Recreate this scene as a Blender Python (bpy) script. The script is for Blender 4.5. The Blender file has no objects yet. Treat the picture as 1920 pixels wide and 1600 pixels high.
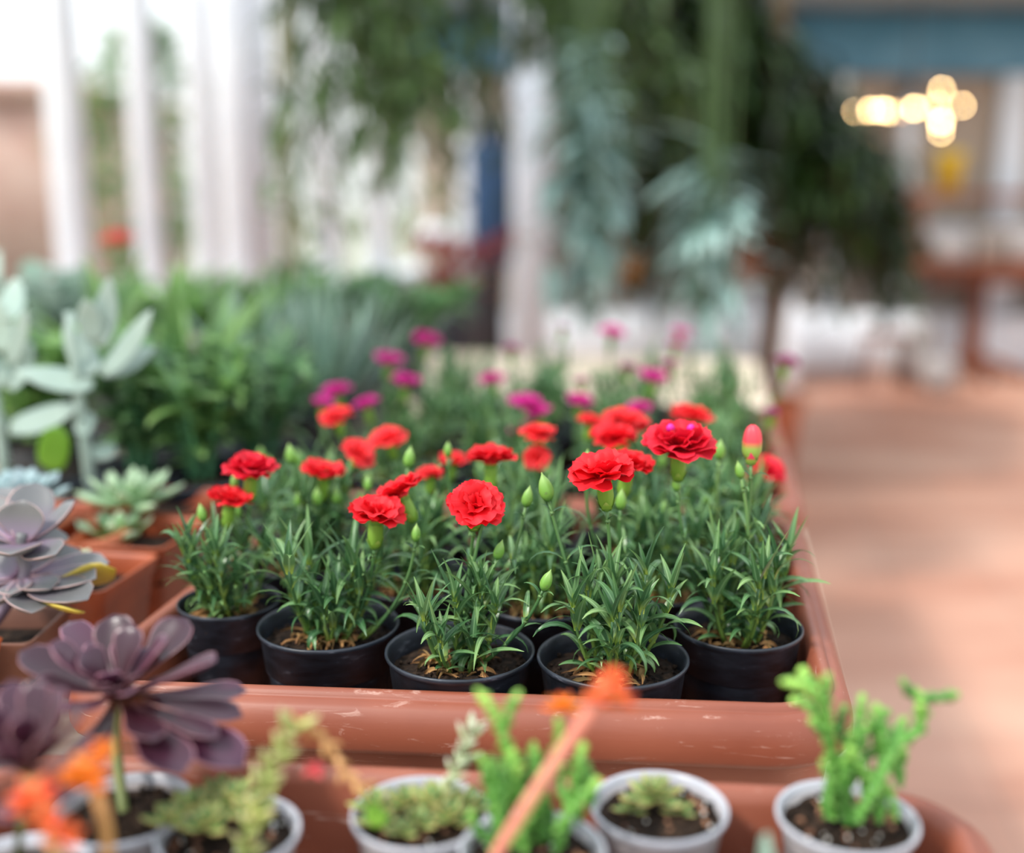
import bpy, math, random
from mathutils import Vector as V, Matrix, Euler

C = bpy.context.scene.collection
sc = bpy.context.scene
PI = math.pi

# ------------------------------------------------------------------ camera, world, sun, exposure
FPX = 2100.0                      # focal length in pixels of the 1920 px wide frame
CAM_H = 1.16
PITCH = math.atan(440 / 2100)
cam_data = bpy.data.cameras.new('camera')
cam_data.sensor_width = 36.0
cam_data.lens = 36.0 * FPX / 1920.0
cam_data.clip_start = 0.02
cam_data.dof.use_dof = True
cam_data.dof.focus_distance = 0.70
cam_data.dof.aperture_fstop = 1.85
cam = bpy.data.objects.new('camera', cam_data)
C.objects.link(cam)
cam.location = (0, 0, CAM_H)
cam.rotation_euler = (PI / 2 - PITCH, 0, 0)
sc.camera = cam

world = bpy.data.worlds.new('world'); sc.world = world
world.use_nodes = True
wn = world.node_tree.nodes; wl = world.node_tree.links
bg = wn['Background']
tc = wn.new('ShaderNodeTexCoord'); sep = wn.new('ShaderNodeSeparateXYZ'); rmp = wn.new('ShaderNodeValToRGB')
wl.new(tc.outputs['Generated'], sep.inputs[0]); wl.new(sep.outputs['Z'], rmp.inputs[0]); wl.new(rmp.outputs[0], bg.inputs[0])
rmp.color_ramp.elements[0].position = 0.0; rmp.color_ramp.elements[0].color = (0.62, 0.64, 0.62, 1)
rmp.color_ramp.elements[1].position = 0.10; rmp.color_ramp.elements[1].color = (0.96, 0.98, 1.0, 1)
e_ = rmp.color_ramp.elements.new(0.7); e_.color = (0.80, 0.90, 1.0, 1)
bg.inputs[1].default_value = 1.7

sun_d = bpy.data.lights.new('sun', 'SUN'); sun_d.energy = 3.4; sun_d.angle = math.radians(9); sun_d.color = (1.0, 0.95, 0.88)
sun = bpy.data.objects.new('sun', sun_d); C.objects.link(sun)
sun.rotation_euler = V((0.60, 0.40, -0.80)).to_track_quat('-Z', 'Y').to_euler()   # from the upper left, slightly behind the plants

sc.view_settings.view_transform = 'Standard'
sc.view_settings.look = 'None'
sc.view_settings.gamma = 1.0
sc.view_settings.use_curve_mapping = False
sc.view_settings.exposure = 0.12
sc.cycles.max_bounces = 6
sc.cycles.diffuse_bounces = 3
sc.cycles.glossy_bounces = 2
sc.cycles.transmission_bounces = 4
sc.cycles.transparent_max_bounces = 6
sc.cycles.caustics_reflective = False
sc.cycles.caustics_refractive = False
sc.cycles.sample_clamp_indirect = 4.0

# ------------------------------------------------------------------ pixel -> point helpers
_c, _s = math.cos(PITCH), math.sin(PITCH)
def ray(x, y):
    a = (x - 960) / FPX; b = (800 - y) / FPX
    return V((a, _c + b * _s, -_s + b * _c))
def PZ(x, y, z):
    d = ray(x, y); return V((0, 0, CAM_H)) + d * ((z - CAM_H) / d.z)
def PY(x, y, Y):
    d = ray(x, y); return V((0, 0, CAM_H)) + d * (Y / d.y)

# ------------------------------------------------------------------ materials
def new_mat(name):
    m = bpy.data.materials.new(name); m.use_nodes = True
    nt = m.node_tree; b = nt.nodes['Principled BSDF']
    return m, nt, b
def rgb(r, g, b):   # sRGB 0..255 to linear
    f = lambda v: (v / 255 / 12.92) if v / 255 <= 0.04045 else ((v / 255 + 0.055) / 1.055) ** 2.4
    return (f(r), f(g), f(b), 1)
def mottled(name, c1, c2, scale=20, rough=0.6, bump=0.0, detail=6, c3=None, stretch=(1, 1, 1), metallic=0, spec=0.5):
    m, nt, b = new_mat(name); N = nt.nodes; L = nt.links
    t = N.new('ShaderNodeTexCoord'); mp = N.new('ShaderNodeMapping'); mp.inputs['Scale'].default_value = stretch
    n = N.new('ShaderNodeTexNoise'); n.inputs['Scale'].default_value = scale; n.inputs['Detail'].default_value = detail
    r = N.new('ShaderNodeValToRGB')
    r.color_ramp.elements[0].position = 0.35; r.color_ramp.elements[0].color = c1
    r.color_ramp.elements[1].position = 0.65; r.color_ramp.elements[1].color = c2
    if c3:
        e = r.color_ramp.elements.new(0.74); e.color = c3
    L.new(t.outputs['Object'], mp.inputs[0]); L.new(mp.outputs[0], n.inputs['Vector']); L.new(n.outputs['Fac'], r.inputs[0]); L.new(r.outputs[0], b.inputs['Base Color'])
    b.inputs['Roughness'].default_value = rough; b.inputs['Metallic'].default_value = metallic
    b.inputs['Specular IOR Level'].default_value = spec
    if bump:
        bp = N.new('ShaderNodeBump'); bp.inputs['Strength'].default_value = bump; bp.inputs['Distance'].default_value = 0.002
        L.new(n.outputs['Fac'], bp.inputs['Height']); L.new(bp.outputs[0], b.inputs['Normal'])
    return m
def leafmat(name, base, tip, edge=None, rough=0.42, transl=0.25, var=0.35, vein=None, root=None, coat=0.0, edge_w=(0.75, 1.0), tip_pos=(0.55, 1.0), spec=0.5, tcol=None, hv=0.012, rootp=0.25):
    """colour attribute v = (t along leaf, random per leaf, |u| across leaf)"""
    m, nt, b = new_mat(name); N = nt.nodes; L = nt.links
    a = N.new('ShaderNodeAttribute'); a.attribute_name = 'v'
    s = N.new('ShaderNodeSeparateColor'); L.new(a.outputs['Color'], s.inputs[0])
    r = N.new('ShaderNodeValToRGB'); L.new(s.outputs[0], r.inputs[0])
    r.color_ramp.elements[0].position = tip_pos[0]; r.color_ramp.elements[0].color = base
    r.color_ramp.elements[1].position = tip_pos[1]; r.color_ramp.elements[1].color = tip
    if root:
        e = r.color_ramp.elements.new(0.0); e.color = root
        e = r.color_ramp.elements.new(rootp); e.color = base
    col = r.outputs[0]
    if edge:
        er = N.new('ShaderNodeMapRange'); er.inputs['From Min'].default_value = edge_w[0]; er.inputs['From Max'].default_value = edge_w[1]
        L.new(s.outputs[2], er.inputs['Value'])
        mx = N.new('ShaderNodeMix'); mx.data_type = 'RGBA'; L.new(er.outputs[0], mx.inputs[0]); L.new(col, mx.inputs[6]); mx.inputs[7].default_value = edge
        col = mx.outputs[2]
    if vein:
        er = N.new('ShaderNodeMapRange'); er.inputs['From Min'].default_value = 0.22; er.inputs['From Max'].default_value = 0.0
        L.new(s.outputs[2], er.inputs['Value'])
        mx = N.new('ShaderNodeMix'); mx.data_type = 'RGBA'; L.new(er.outputs[0], mx.inputs[0]); L.new(col, mx.inputs[6]); mx.inputs[7].default_value = vein
        col = mx.outputs[2]
    h = N.new('ShaderNodeHueSaturation'); mr = N.new('ShaderNodeMapRange')
    mr.inputs['To Min'].default_value = 1 - var; mr.inputs['To Max'].default_value = 1 + var
    L.new(s.outputs[1], mr.inputs['Value']); L.new(mr.outputs[0], h.inputs['Value'])
    mr2 = N.new('ShaderNodeMapRange'); mr2.inputs['To Min'].default_value = 0.5 + hv; mr2.inputs['To Max'].default_value = 0.5 - hv
    L.new(s.outputs[1], mr2.inputs['Value']); L.new(mr2.outputs[0], h.inputs['Hue'])
    L.new(col, h.inputs['Color']); L.new(h.outputs[0], b.inputs['Base Color'])
    b.inputs['Roughness'].default_value = rough
    b.inputs['Specular IOR Level'].default_value = spec
    if coat: b.inputs['Coat Weight'].default_value = coat; b.inputs['Coat Roughness'].default_value = 0.3
    if transl:
        tr = N.new('ShaderNodeBsdfTranslucent'); mh = N.new('ShaderNodeMixShader'); mh.inputs[0].default_value = transl
        if tcol: tr.inputs[0].default_value = tcol
        else:
            L.new(h.outputs[0], tr.inputs[0])
        L.new(b.outputs[0], mh.inputs[1]); L.new(tr.outputs[0], mh.inputs[2])
        L.new(mh.outputs[0], N['Material Output'].inputs['Surface'])
    return m

M = {}
M['carn_leaf'] = leafmat('carnation_leaf', rgb(82, 122, 76), rgb(106, 148, 84), vein=rgb(136, 174, 124), root=rgb(158, 184, 78), rough=0.30, hv=0.03, transl=0.28, var=0.45)
M['carn_stem'] = leafmat('carnation_stem', rgb(84, 140, 98), rgb(110, 160, 100), rough=0.5, transl=0, var=0.15)
M['calyx'] = leafmat('calyx_green', rgb(126, 168, 60), rgb(172, 186, 102), root=rgb(90, 138, 62), rough=0.42, transl=0.15, var=0.15, tip_pos=(0.6, 1.0))
M['bud'] = leafmat('bud_green', rgb(122, 172, 72), rgb(158, 190, 110), root=rgb(80, 132, 66), rough=0.4, transl=0.15, var=0.2, tip_pos=(0.5, 1.0))
M['bud_red'] = leafmat('bud_red_tip', rgb(150, 180, 80), rgb(235, 70, 84), root=rgb(96, 146, 66), rough=0.45, transl=0.15, var=0.1, tip_pos=(0.42, 0.6))
M['petal_red'] = leafmat('petal_red', rgb(226, 14, 30), rgb(238, 30, 44), root=rgb(250, 150, 130), rough=0.6, transl=0.32, var=0.12, hv=0.0, rootp=0.12)
M['petal_rose'] = leafmat('petal_rose', rgb(208, 10, 40), rgb(232, 34, 60), root=rgb(250, 150, 140), rough=0.6, transl=0.32, var=0.12, hv=0.0, rootp=0.12)
M['petal_coral'] = leafmat('petal_coral', rgb(232, 34, 44), rgb(244, 62, 66), root=rgb(250, 170, 150), rough=0.6, transl=0.32, var=0.12, hv=0.0, rootp=0.12)
M['petal_magenta'] = leafmat('petal_magenta', rgb(196, 10, 128), rgb(218, 34, 152), root=rgb(240, 150, 200), rough=0.6, transl=0.32, var=0.15, hv=0.0, rootp=0.12)
M['petal_plum'] = leafmat('petal_plum', rgb(128, 10, 84), rgb(160, 30, 108), root=rgb(230, 170, 200), rough=0.6, transl=0.25, var=0.15, hv=0.0, rootp=0.12)
M['stamen'] = mottled('stamen_magenta', rgb(190, 10, 140), rgb(220, 30, 160), 50, 0.5)
M['dry'] = leafmat('dry_leaf', rgb(168, 130, 80), rgb(120, 80, 50), rough=0.8, transl=0.2, var=0.6)
M['black_pot'] = mottled('black_plastic', rgb(26, 30, 37), rgb(44, 50, 60), 55, 0.40, 0.15, stretch=(1, 1, 3), c3=rgb(92, 96, 106))
M['terra'] = None
M['soil'] = mottled('soil', rgb(20, 15, 12), rgb(58, 44, 34), 160, 0.95, 0.8, c3=rgb(90, 72, 56), spec=0.2)
M['perlite'] = mottled('perlite', rgb(200, 196, 188), rgb(235, 232, 226), 60, 0.8)
M['chip'] = mottled('bark_chip', rgb(110, 70, 50), rgb(168, 120, 90), 60, 0.85)
M['cup'] = mottled('clear_cup', rgb(138, 130, 128), rgb(164, 158, 158), 25, 0.3, spec=0.6)
M['cup_rim'] = mottled('cup_rim', rgb(166, 166, 174), rgb(188, 188, 194), 25, 0.25, spec=0.6)
M['square_pot'] = mottled('orange_brown_plastic', rgb(150, 68, 36), rgb(182, 90, 50), 18, 0.45)
M['brown_pot'] = mottled('dull_brown_plastic', rgb(112, 74, 60), rgb(140, 96, 78), 18, 0.5)
M['wood_cream'] = mottled('pale_wood', rgb(224, 200, 172), rgb(238, 218, 194), 6, 0.6, 0.1, stretch=(1, 12, 1))
M['wood_brown'] = mottled('brown_wood', rgb(100, 52, 32), rgb(136, 78, 50), 6, 0.5, 0.1, stretch=(1, 8, 1))
M['white_paint'] = mottled('white_paint', rgb(228, 233, 240), rgb(238, 242, 247), 8, 0.5)
M['grey_paint'] = mottled('grey_paint', rgb(120, 110, 104), rgb(146, 136, 126), 4, 0.7)
M['beige_wall'] = mottled('beige_wall', rgb(166, 150, 134), rgb(190, 176, 160), 2, 0.8)
M['blue_beam'] = mottled('blue_grey_paint', rgb(80, 138, 168), rgb(98, 154, 184), 3, 0.6)
M['ceiling'] = mottled('grey_ceiling', rgb(140, 162, 172), rgb(156, 176, 186), 3, 0.8)
M['olive_post'] = mottled('olive_wood', rgb(124, 122, 92), rgb(146, 142, 112), 4, 0.7)
M['silver_leaf'] = leafmat('silver_leaf', rgb(172, 192, 180), rgb(190, 208, 196), rough=0.6, transl=0.2, var=0.2, vein=rgb(184, 202, 186))
M['lime_leaf'] = leafmat('lime_leaf', rgb(120, 168, 40), rgb(140, 186, 60), rough=0.45, transl=0.45, var=0.2)
M['mid_leaf'] = leafmat('mid_green_leaf', rgb(92, 134, 84), rgb(124, 158, 104), rough=0.4, transl=0.3, var=0.5)
M['fresh_leaf'] = leafmat('fresh_green_leaf', rgb(112, 154, 86), rgb(150, 186, 110), rough=0.4, transl=0.35, var=0.4)
M['grey_leaf'] = leafmat('grey_green_leaf', rgb(108, 138, 120), rgb(146, 170, 152), rough=0.45, transl=0.1, var=0.4)
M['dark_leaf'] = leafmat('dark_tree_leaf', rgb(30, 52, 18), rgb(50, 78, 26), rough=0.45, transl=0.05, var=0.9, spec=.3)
M['vine_leaf'] = leafmat('vine_leaf', rgb(78, 104, 58), rgb(98, 128, 72), rough=0.35, transl=0.25, var=0.6)
M['teal_leaf'] = leafmat('teal_leaf', rgb(142, 174, 168), rgb(190, 212, 208), rough=0.4, transl=0.2, var=0.35)
M['red_leaf'] = leafmat('red_leaf', rgb(170, 66, 60), rgb(196, 84, 72), rough=0.5, transl=0.3, var=0.3)
M['garden_leaf'] = leafmat('garden_leaf', rgb(110, 150, 84), rgb(150, 180, 120), rough=0.5, transl=0.5, var=0.5)
M['aeonium'] = leafmat('aeonium_leaf', rgb(62, 26, 38), rgb(66, 32, 50), edge=rgb(180, 124, 136), root=rgb(140, 80, 56), rough=0.30, transl=0.14, var=0.35, coat=0.15, edge_w=(0.86, 1.0), tip_pos=(0.4, 0.95), tcol=rgb(170, 40, 24))
M['lilac'] = leafmat('lilac_leaf', rgb(122, 108, 124), rgb(112, 112, 112), edge=rgb(214, 172, 166), root=rgb(140, 108, 126), rough=0.42, transl=0.06, var=0.25, edge_w=(0.92, 1.0), tip_pos=(0.2, 0.7))
M['lilac_yellow'] = leafmat('lilac_leaf_yellowed', rgb(150, 132, 66), rgb(188, 162, 50), edge=rgb(214, 190, 80), rough=0.5, transl=0.1, var=0.15)
M['green_ros'] = leafmat('green_rosette', rgb(96, 146, 76), rgb(156, 150, 86), edge=rgb(190, 160, 100), rough=0.4, transl=0.15, var=0.35, edge_w=(0.7, 1.0), tip_pos=(0.5, 1.0))
M['pale_ros'] = leafmat('pale_rosette', rgb(150, 182, 138), rgb(186, 208, 172), rough=0.45, transl=0.15, var=0.25)
M['mint_ros'] = leafmat('mint_rosette', rgb(120, 176, 100), rgb(200, 220, 190), rough=0.45, transl=0.2, var=0.25)
M['blue_ros'] = leafmat('blue_rosette', rgb(128, 152, 154), rgb(158, 178, 180), rough=0.5, transl=0.05, var=0.2)
M['rat_tail'] = leafmat('rat_tail', rgb(84, 146, 56), rgb(164, 214, 96), edge=rgb(130, 184, 92), rough=0.45, transl=0.15, var=0.4, tip_pos=(0.75, 1.0), edge_w=(.3, 1))
M['spike'] = leafmat('spike_leaf', rgb(176, 186, 106), rgb(212, 196, 150), rough=0.5, transl=0.2, var=0.3)
M['white_spike'] = leafmat('white_spike_leaf', rgb(192, 204, 160), rgb(230, 222, 206), rough=0.5, transl=0.2, var=0.2)
M['pink_stalk'] = mottled('pink_stalk', rgb(212, 128, 108), rgb(230, 158, 130), 60, 0.5)
M['amber_stalk'] = mottled('amber_stalk', rgb(190, 142, 84), rgb(214, 160, 104), 60, 0.5)
M['orange_bud'] = leafmat('orange_bud', rgb(245, 110, 50), rgb(252, 140, 80), rough=0.5, transl=0.3, var=0.2)
M['yellow_orange'] = leafmat('yellow_orange_petal', rgb(250, 150, 20), rgb(250, 130, 40), rough=0.5, transl=0.4, var=0.1)
M['pink_bud'] = leafmat('pink_bud', rgb(235, 92, 90), rgb(240, 120, 110), rough=0.5, transl=0.3, var=0.1)
M['bark'] = mottled('bark', rgb(86, 66, 50), rgb(120, 96, 74), 12, 0.9, 0.4, stretch=(1, 1, .3))
M['terra_pot'] = mottled('terracotta', rgb(170, 92, 60), rgb(196, 116, 80), 10, 0.8)
M['stone_glaze'] = mottled('stone_glaze', rgb(150, 144, 142), rgb(170, 164, 160), 8, 0.6)
M['olive_stem'] = mottled('olive_stem', rgb(100, 112, 58), rgb(126, 130, 72), 30, 0.5)
M['navy'] = mottled('navy_cloth', rgb(44, 70, 104), rgb(56, 88, 126), 6, 0.9)
M['black_metal'] = mottled('black_metal', rgb(24, 24, 28), rgb(36, 36, 42), 10, 0.5)
M['yellow'] = mottled('yellow_glaze', rgb(214, 178, 30), rgb(232, 200, 50), 8, 0.4)
M['amber_glaze'] = mottled('amber_glaze', rgb(196, 140, 60), rgb(214, 160, 80), 8, 0.4)
M['pink_wall'] = mottled('pink_brick', rgb(204, 156, 142), rgb(220, 182, 168), 2, 0.9)
M['ground'] = mottled('garden_ground', rgb(150, 152, 130), rgb(176, 174, 156), 1, 0.95)

def mat_terracotta_tray():
    m, nt, b = new_mat('brown_plastic_tray'); N = nt.nodes; L = nt.links
    t = N.new('ShaderNodeTexCoord')
    n = N.new('ShaderNodeTexNoise'); n.inputs['Scale'].default_value = 9; n.inputs['Detail'].default_value = 8
    r = N.new('ShaderNodeValToRGB'); r.color_ramp.elements[0].position = .3; r.color_ramp.elements[0].color = rgb(128, 66, 46)
    r.color_ramp.elements[1].position = .75; r.color_ramp.elements[1].color = rgb(154, 87, 64)
    mp = N.new('ShaderNodeMapping'); mp.inputs['Scale'].default_value = (9, 9, 60)
    n2 = N.new('ShaderNodeTexNoise'); n2.inputs['Scale'].default_value = 3.2; n2.inputs['Detail'].default_value = 12; n2.inputs['Roughness'].default_value = .7; n2.inputs['Distortion'].default_value = 1.5
    r2 = N.new('ShaderNodeValToRGB'); r2.color_ramp.elements[0].position = .60; r2.color_ramp.elements[0].color = (0, 0, 0, 1)
    r2.color_ramp.elements[1].position = .74; r2.color_ramp.elements[1].color = (.8, .8, .8, 1)
    L.new(t.outputs['Object'], n.inputs['Vector']); L.new(n.outputs['Fac'], r.inputs[0])
    L.new(t.outputs['Object'], mp.inputs[0]); L.new(mp.outputs[0], n2.inputs['Vector']); L.new(n2.outputs['Fac'], r2.inputs[0])
    mx = N.new('ShaderNodeMix'); mx.data_type = 'RGBA'; L.new(r2.outputs[0], mx.inputs[0]); L.new(r.outputs[0], mx.inputs[6]); mx.inputs[7].default_value = rgb(212, 176, 160)
    L.new(mx.outputs[2], b.inputs['Base Color'])
    b.inputs['Roughness'].default_value = 0.45
    bp = N.new('ShaderNodeBump'); bp.inputs['Strength'].default_value = .12; bp.inputs['Distance'].default_value = .001
    L.new(n2.outputs['Fac'], bp.inputs['Height']); L.new(bp.outputs[0], b.inputs['Normal'])
    return m
M['tray'] = mat_terracotta_tray()

def mat_floor():
    m, nt, b = new_mat('terracotta_floor'); N = nt.nodes; L = nt.links
    t = N.new('ShaderNodeTexCoord'); mp = N.new('ShaderNodeMapping'); mp.inputs['Rotation'].default_value = (0, 0, .17)
    L.new(t.outputs['Object'], mp.inputs[0])
    br = N.new('ShaderNodeTexBrick'); br.offset = 0.0; br.inputs['Scale'].default_value = 1
    br.inputs['Brick Width'].default_value = .3; br.inputs['Row Height'].default_value = .3; br.inputs['Mortar Size'].default_value = .006
    br.inputs['Color1'].default_value = rgb(186, 128, 102); br.inputs['Color2'].default_value = rgb(198, 144, 120); br.inputs['Mortar'].default_value = rgb(160, 120, 100)
    L.new(mp.outputs[0], br.inputs['Vector'])
    mp2 = N.new('ShaderNodeMapping'); mp2.inputs['Scale'].default_value = (.45, 1.5, 1); L.new(t.outputs['Object'], mp2.inputs[0])
    n = N.new('ShaderNodeTexNoise'); n.inputs['Scale'].default_value = 1.6; n.inputs['Detail'].default_value = 4; L.new(mp2.outputs[0], n.inputs['Vector'])
    r = N.new('ShaderNodeValToRGB'); r.color_ramp.elements[0].position = .4; r.color_ramp.elements[0].color = rgb(160, 110, 90); r.color_ramp.elements[1].position = .62; r.color_ramp.elements[1].color = rgb(210, 172, 150)
    L.new(n.outputs['Fac'], r.inputs[0])
    mx = N.new('ShaderNodeMix'); mx.data_type = 'RGBA'; mx.inputs[0].default_value = .5; L.new(br.outputs[0], mx.inputs[6]); L.new(r.outputs[0], mx.inputs[7])
    L.new(mx.outputs[2], b.inputs['Base Color']); b.inputs['Roughness'].default_value = .55
    return m
M['floor'] = mat_floor()

def mat_glass():
    m = bpy.data.materials.new('window_glass'); m.use_nodes = True; nt = m.node_tree; N = nt.nodes
    N.remove(N['Principled BSDF']); a = N.new('ShaderNodeBsdfTransparent'); g = N.new('ShaderNodeBsdfGlossy'); g.inputs['Roughness'].default_value = .02
    a.inputs[0].default_value = (.97, .98, .98, 1)
    x = N.new('ShaderNodeMixShader'); x.inputs[0].default_value = .05
    nt.links.new(a.outputs[0], x.inputs[1]); nt.links.new(g.outputs[0], x.inputs[2]); nt.links.new(x.outputs[0], N['Material Output'].inputs[0])
    return m
M['glass'] = mat_glass()
def mat_emit(name, col, s):
    m, nt, b = new_mat(name); b.inputs['Emission Color'].default_value = col; b.inputs['Emission Strength'].default_value = s; b.inputs['Base Color'].default_value = col
    return m
M['bulb'] = mat_emit('warm_bulb', (1, .66, .30, 1), 55)
M['dim_bulb'] = mat_emit('dim_warm_bulb', (1, .55, .25, 1), 9)

# ------------------------------------------------------------------ mesh builder
class MB:
    def __init__(s): s.v = []; s.f = []; s.c = []
    def add(s, vs, fs, cs=None):
        o = len(s.v); s.v += [tuple(p) for p in vs]; s.f += [tuple(i + o for i in f) for f in fs]
        s.c += cs if cs else [(0.5, 0.5, 0.0)] * len(vs)
    def mesh(s, name, m, smooth=True, origin=None):
        me = bpy.data.meshes.new(name)
        vs = s.v if origin is None else [(p[0] - origin[0], p[1] - origin[1], p[2] - origin[2]) for p in s.v]
        me.from_pydata(vs, [], s.f)
        at = me.attributes.new('v', 'FLOAT_COLOR', 'POINT')
        flat = []
        for c in s.c: flat += [c[0], c[1], c[2], 1.0]
        at.data.foreach_set('color', flat)
        if smooth: me.polygons.foreach_set('use_smooth', [True] * len(me.polygons))
        if m: me.materials.append(m)
        me.update(); return me
    def obj(s, name, m, parent=None, origin=None, loc=None, smooth=True):
        o = bpy.data.objects.new(name, s.mesh(name, m, smooth, origin)); C.objects.link(o)
        if loc is not None: o.location = loc
        elif origin is not None: o.location = origin
        if parent is not None:
            o.parent = parent
            if origin is not None and loc is None: o.location = V(origin) - parent.location
        return o
def grid_faces(nr, nc, closed=False, flip=False):
    fs = []
    for i in range(nr - 1):
        for j in range(nc if closed else nc - 1):
            a = i * nc + j; b = i * nc + (j + 1) % nc; c = (i + 1) * nc + (j + 1) % nc; d = (i + 1) * nc + j
            fs.append((a, d, c, b) if flip else (a, b, c, d))
    return fs
def box(mb, x0, x1, y0, y1, z0, z1, rot=0.0, bev=0.0):
    cx, cy = (x0 + x1) / 2, (y0 + y1) / 2; hx, hy = (x1 - x0) / 2, (y1 - y0) / 2
    c, s = math.cos(rot), math.sin(rot)
    if bev <= 0: bev = min(hx, hy, (z1 - z0) / 2) * 0.08
    levels = [(z0, bev), (z0 + bev, 0), (z1 - bev, 0), (z1, bev)]
    vs = []; n = 8
    for z, o in levels:
        a, b = hx - o, hy - o; k = bev
        for (x, y) in ((-a + k, -b), (a - k, -b), (a, -b + k), (a, b - k), (a - k, b), (-a + k, b), (-a, b - k), (-a, -b + k)):
            vs.append((cx + x * c - y * s, cy + x * s + y * c, z))
    fs = grid_faces(4, n, True); fs.append(tuple(range(n))[::-1]); fs.append(tuple(range(3 * n, 4 * n)))
    mb.add(vs, fs)
def lathe(mb, prof, n=48, cen=(0, 0, 0), t=False, wob=0.0, rnd=.5):
    vs = []; cs = []
    L = len(prof)
    for i, (r, z) in enumerate(prof):
        for k in range(n):
            a = 2 * PI * k / n; rr = r * (1 + wob * math.sin(3 * a + i))
            vs.append((cen[0] + rr * math.cos(a), cen[1] + rr * math.sin(a), cen[2] + z)); cs.append((i / (L - 1), rnd, 0))
    mb.add(vs, grid_faces(L, n, True), cs)
def frame_along(d, ref=V((0, 0, 1))):
    d = d.normalized()
    if abs(d.dot(ref)) > .97: ref = V((1, 0, 0))
    a = d.cross(ref).normalized(); b = a.cross(d).normalized(); return a, b
def tube(mb, pts, radii, n=8, rnd=.5, cap=True, tr=(0, 1)):
    pts = [V(p) for p in pts]; L = len(pts)
    if not hasattr(radii, '__len__'): radii = [radii] * L
    vs = []; cs = []; a = None
    for i, p in enumerate(pts):
        d = (pts[min(i + 1, L - 1)] - pts[max(i - 1, 0)]).normalized()
        if a is None: a, b = frame_along(d)
        else:
            a = (a - d * a.dot(d)).normalized(); b = d.cross(a).normalized()
        for k in range(n):
            q = 2 * PI * k / n
            vs.append(p + (a * math.cos(q) + b * math.sin(q)) * radii[i]); cs.append((tr[0] + (tr[1] - tr[0]) * i / (L - 1), rnd, .5))
    fs = grid_faces(L, n, True)
    if cap: fs.append(tuple(range(n))[::-1]); fs.append(tuple(range((L - 1) * n, L * n)))
    mb.add(vs, fs, cs)
def bez(p0, p1, p2, n):
    return [(1 - t) ** 2 * p0 + 2 * t * (1 - t) * p1 + t * t * p2 for t in [i / n for i in range(n + 1)]]
def smooth_path(pts, n=6):
    pts = [V(p) for p in pts]; P = [pts[0] * 2 - pts[1]] + pts + [pts[-1] * 2 - pts[-2]]; out = []
    for i in range(1, len(P) - 2):
        for k in range(n):
            t = k / n; a, b, c, d = P[i - 1], P[i], P[i + 1], P[i + 2]
            out.append(.5 * ((2 * b) + (c - a) * t + (2 * a - 5 * b + 4 * c - d) * t * t + (3 * b - a - 3 * c + d) * t ** 3))
    out.append(pts[-1]); return out
def strap(mb, base, az, elev, length, width, bend, R, n=7, fold=.35, wpow=2.2, twist=0.0, w0=.5):
    """thin folded leaf that arches over; elev/bend in radians"""
    p = V(base); rnd = R.random(); vs = []; cs = []
    for i in range(n + 1):
        t = i / n; e = elev - bend * t ** 1.3
        d = V((math.cos(az) * math.cos(e), math.sin(az) * math.cos(e), math.sin(e)))
        side = V((-math.sin(az), math.cos(az), 0)); up = side.cross(d) * -1
        tw = twist * t; side2 = side * math.cos(tw) + up * math.sin(tw)
        up2 = d.cross(side2)
        w = width * .5 * min(1, w0 + t * 2.2) * max(.0, 1 - t ** wpow) + .00015
        for u in (-1, -.5, 0, .5, 1):
            vs.append(p + side2 * (u * w) + up2 * (fold * w * (abs(u) ** 1.3))); cs.append((t, rnd, abs(u)))
        p = p + d * (length / n)
    mb.add(vs, grid_faces(n + 1, 5), cs)
def thick(mb, base, tip, width, thickn, up=V((0, 0, 1)), curve=0.0, R=None, n=9, m=10, shape='spat', cup=.12, rnd=None, tipp=.0):
    """fleshy leaf from base to tip; curve lifts the middle (negative: droops up at the end)"""
    base = V(base); tip = V(tip); rnd = (R.random() if R else .5) if rnd is None else rnd
    L = (tip - base).length; ax = (tip - base).normalized(); a, b = frame_along(ax, up)
    pts = bez(base, (base + tip) / 2 - b * curve * L, tip, n)
    vs = []; cs = []
    for i, p in enumerate(pts):
        t = i / n
        d = (pts[min(i + 1, n)] - pts[max(i - 1, 0)]).normalized(); s_, u_ = frame_along(d, up)
        if shape == 'spat':   w = .22 + .78 * math.sin(min(1, t * 1.12) ** 2.0 * PI * .5); w *= math.sqrt(max(0, 1 - max(0, (t - .62) / .38) ** 2.3))
        elif shape == 'spatw': w = (.30 + .70 * math.sin(min(1, t * 1.5) * PI * .5)) * math.sqrt(max(0, 1 - max(0, (t - .5) / .5) ** 2.2))
        elif shape == 'round': w = math.sqrt(max(0, 1 - (2 * t - 1) ** 2)) ** .8 * (.75 + .25 * t) + (.18 * (1 - t))
        elif shape == 'spike': w = (.75 + .5 * t * (1 - t)) * (1 - t ** 1.6)
        else:                  w = math.sin(min(1, .12 + t * .88) * PI) ** .7 * (1 - .15 * t)
        w = max(w, .02)
        for k in range(m):
            q = 2 * PI * k / m; cx = math.cos(q); sy = math.sin(q)
            vs.append(p + s_ * (cx * w * width * .5) + u_ * (sy * thickn * .5 * (w ** .5) + cup * width * .5 * w * cx * cx)); cs.append((t, rnd, abs(cx)))
    fs = grid_faces(n + 1, m, True); fs.append(tuple(range(m))[::-1]); fs.append(tuple(range(n * m, n * m + m)))
    mb.add(vs, fs, cs)

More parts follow.
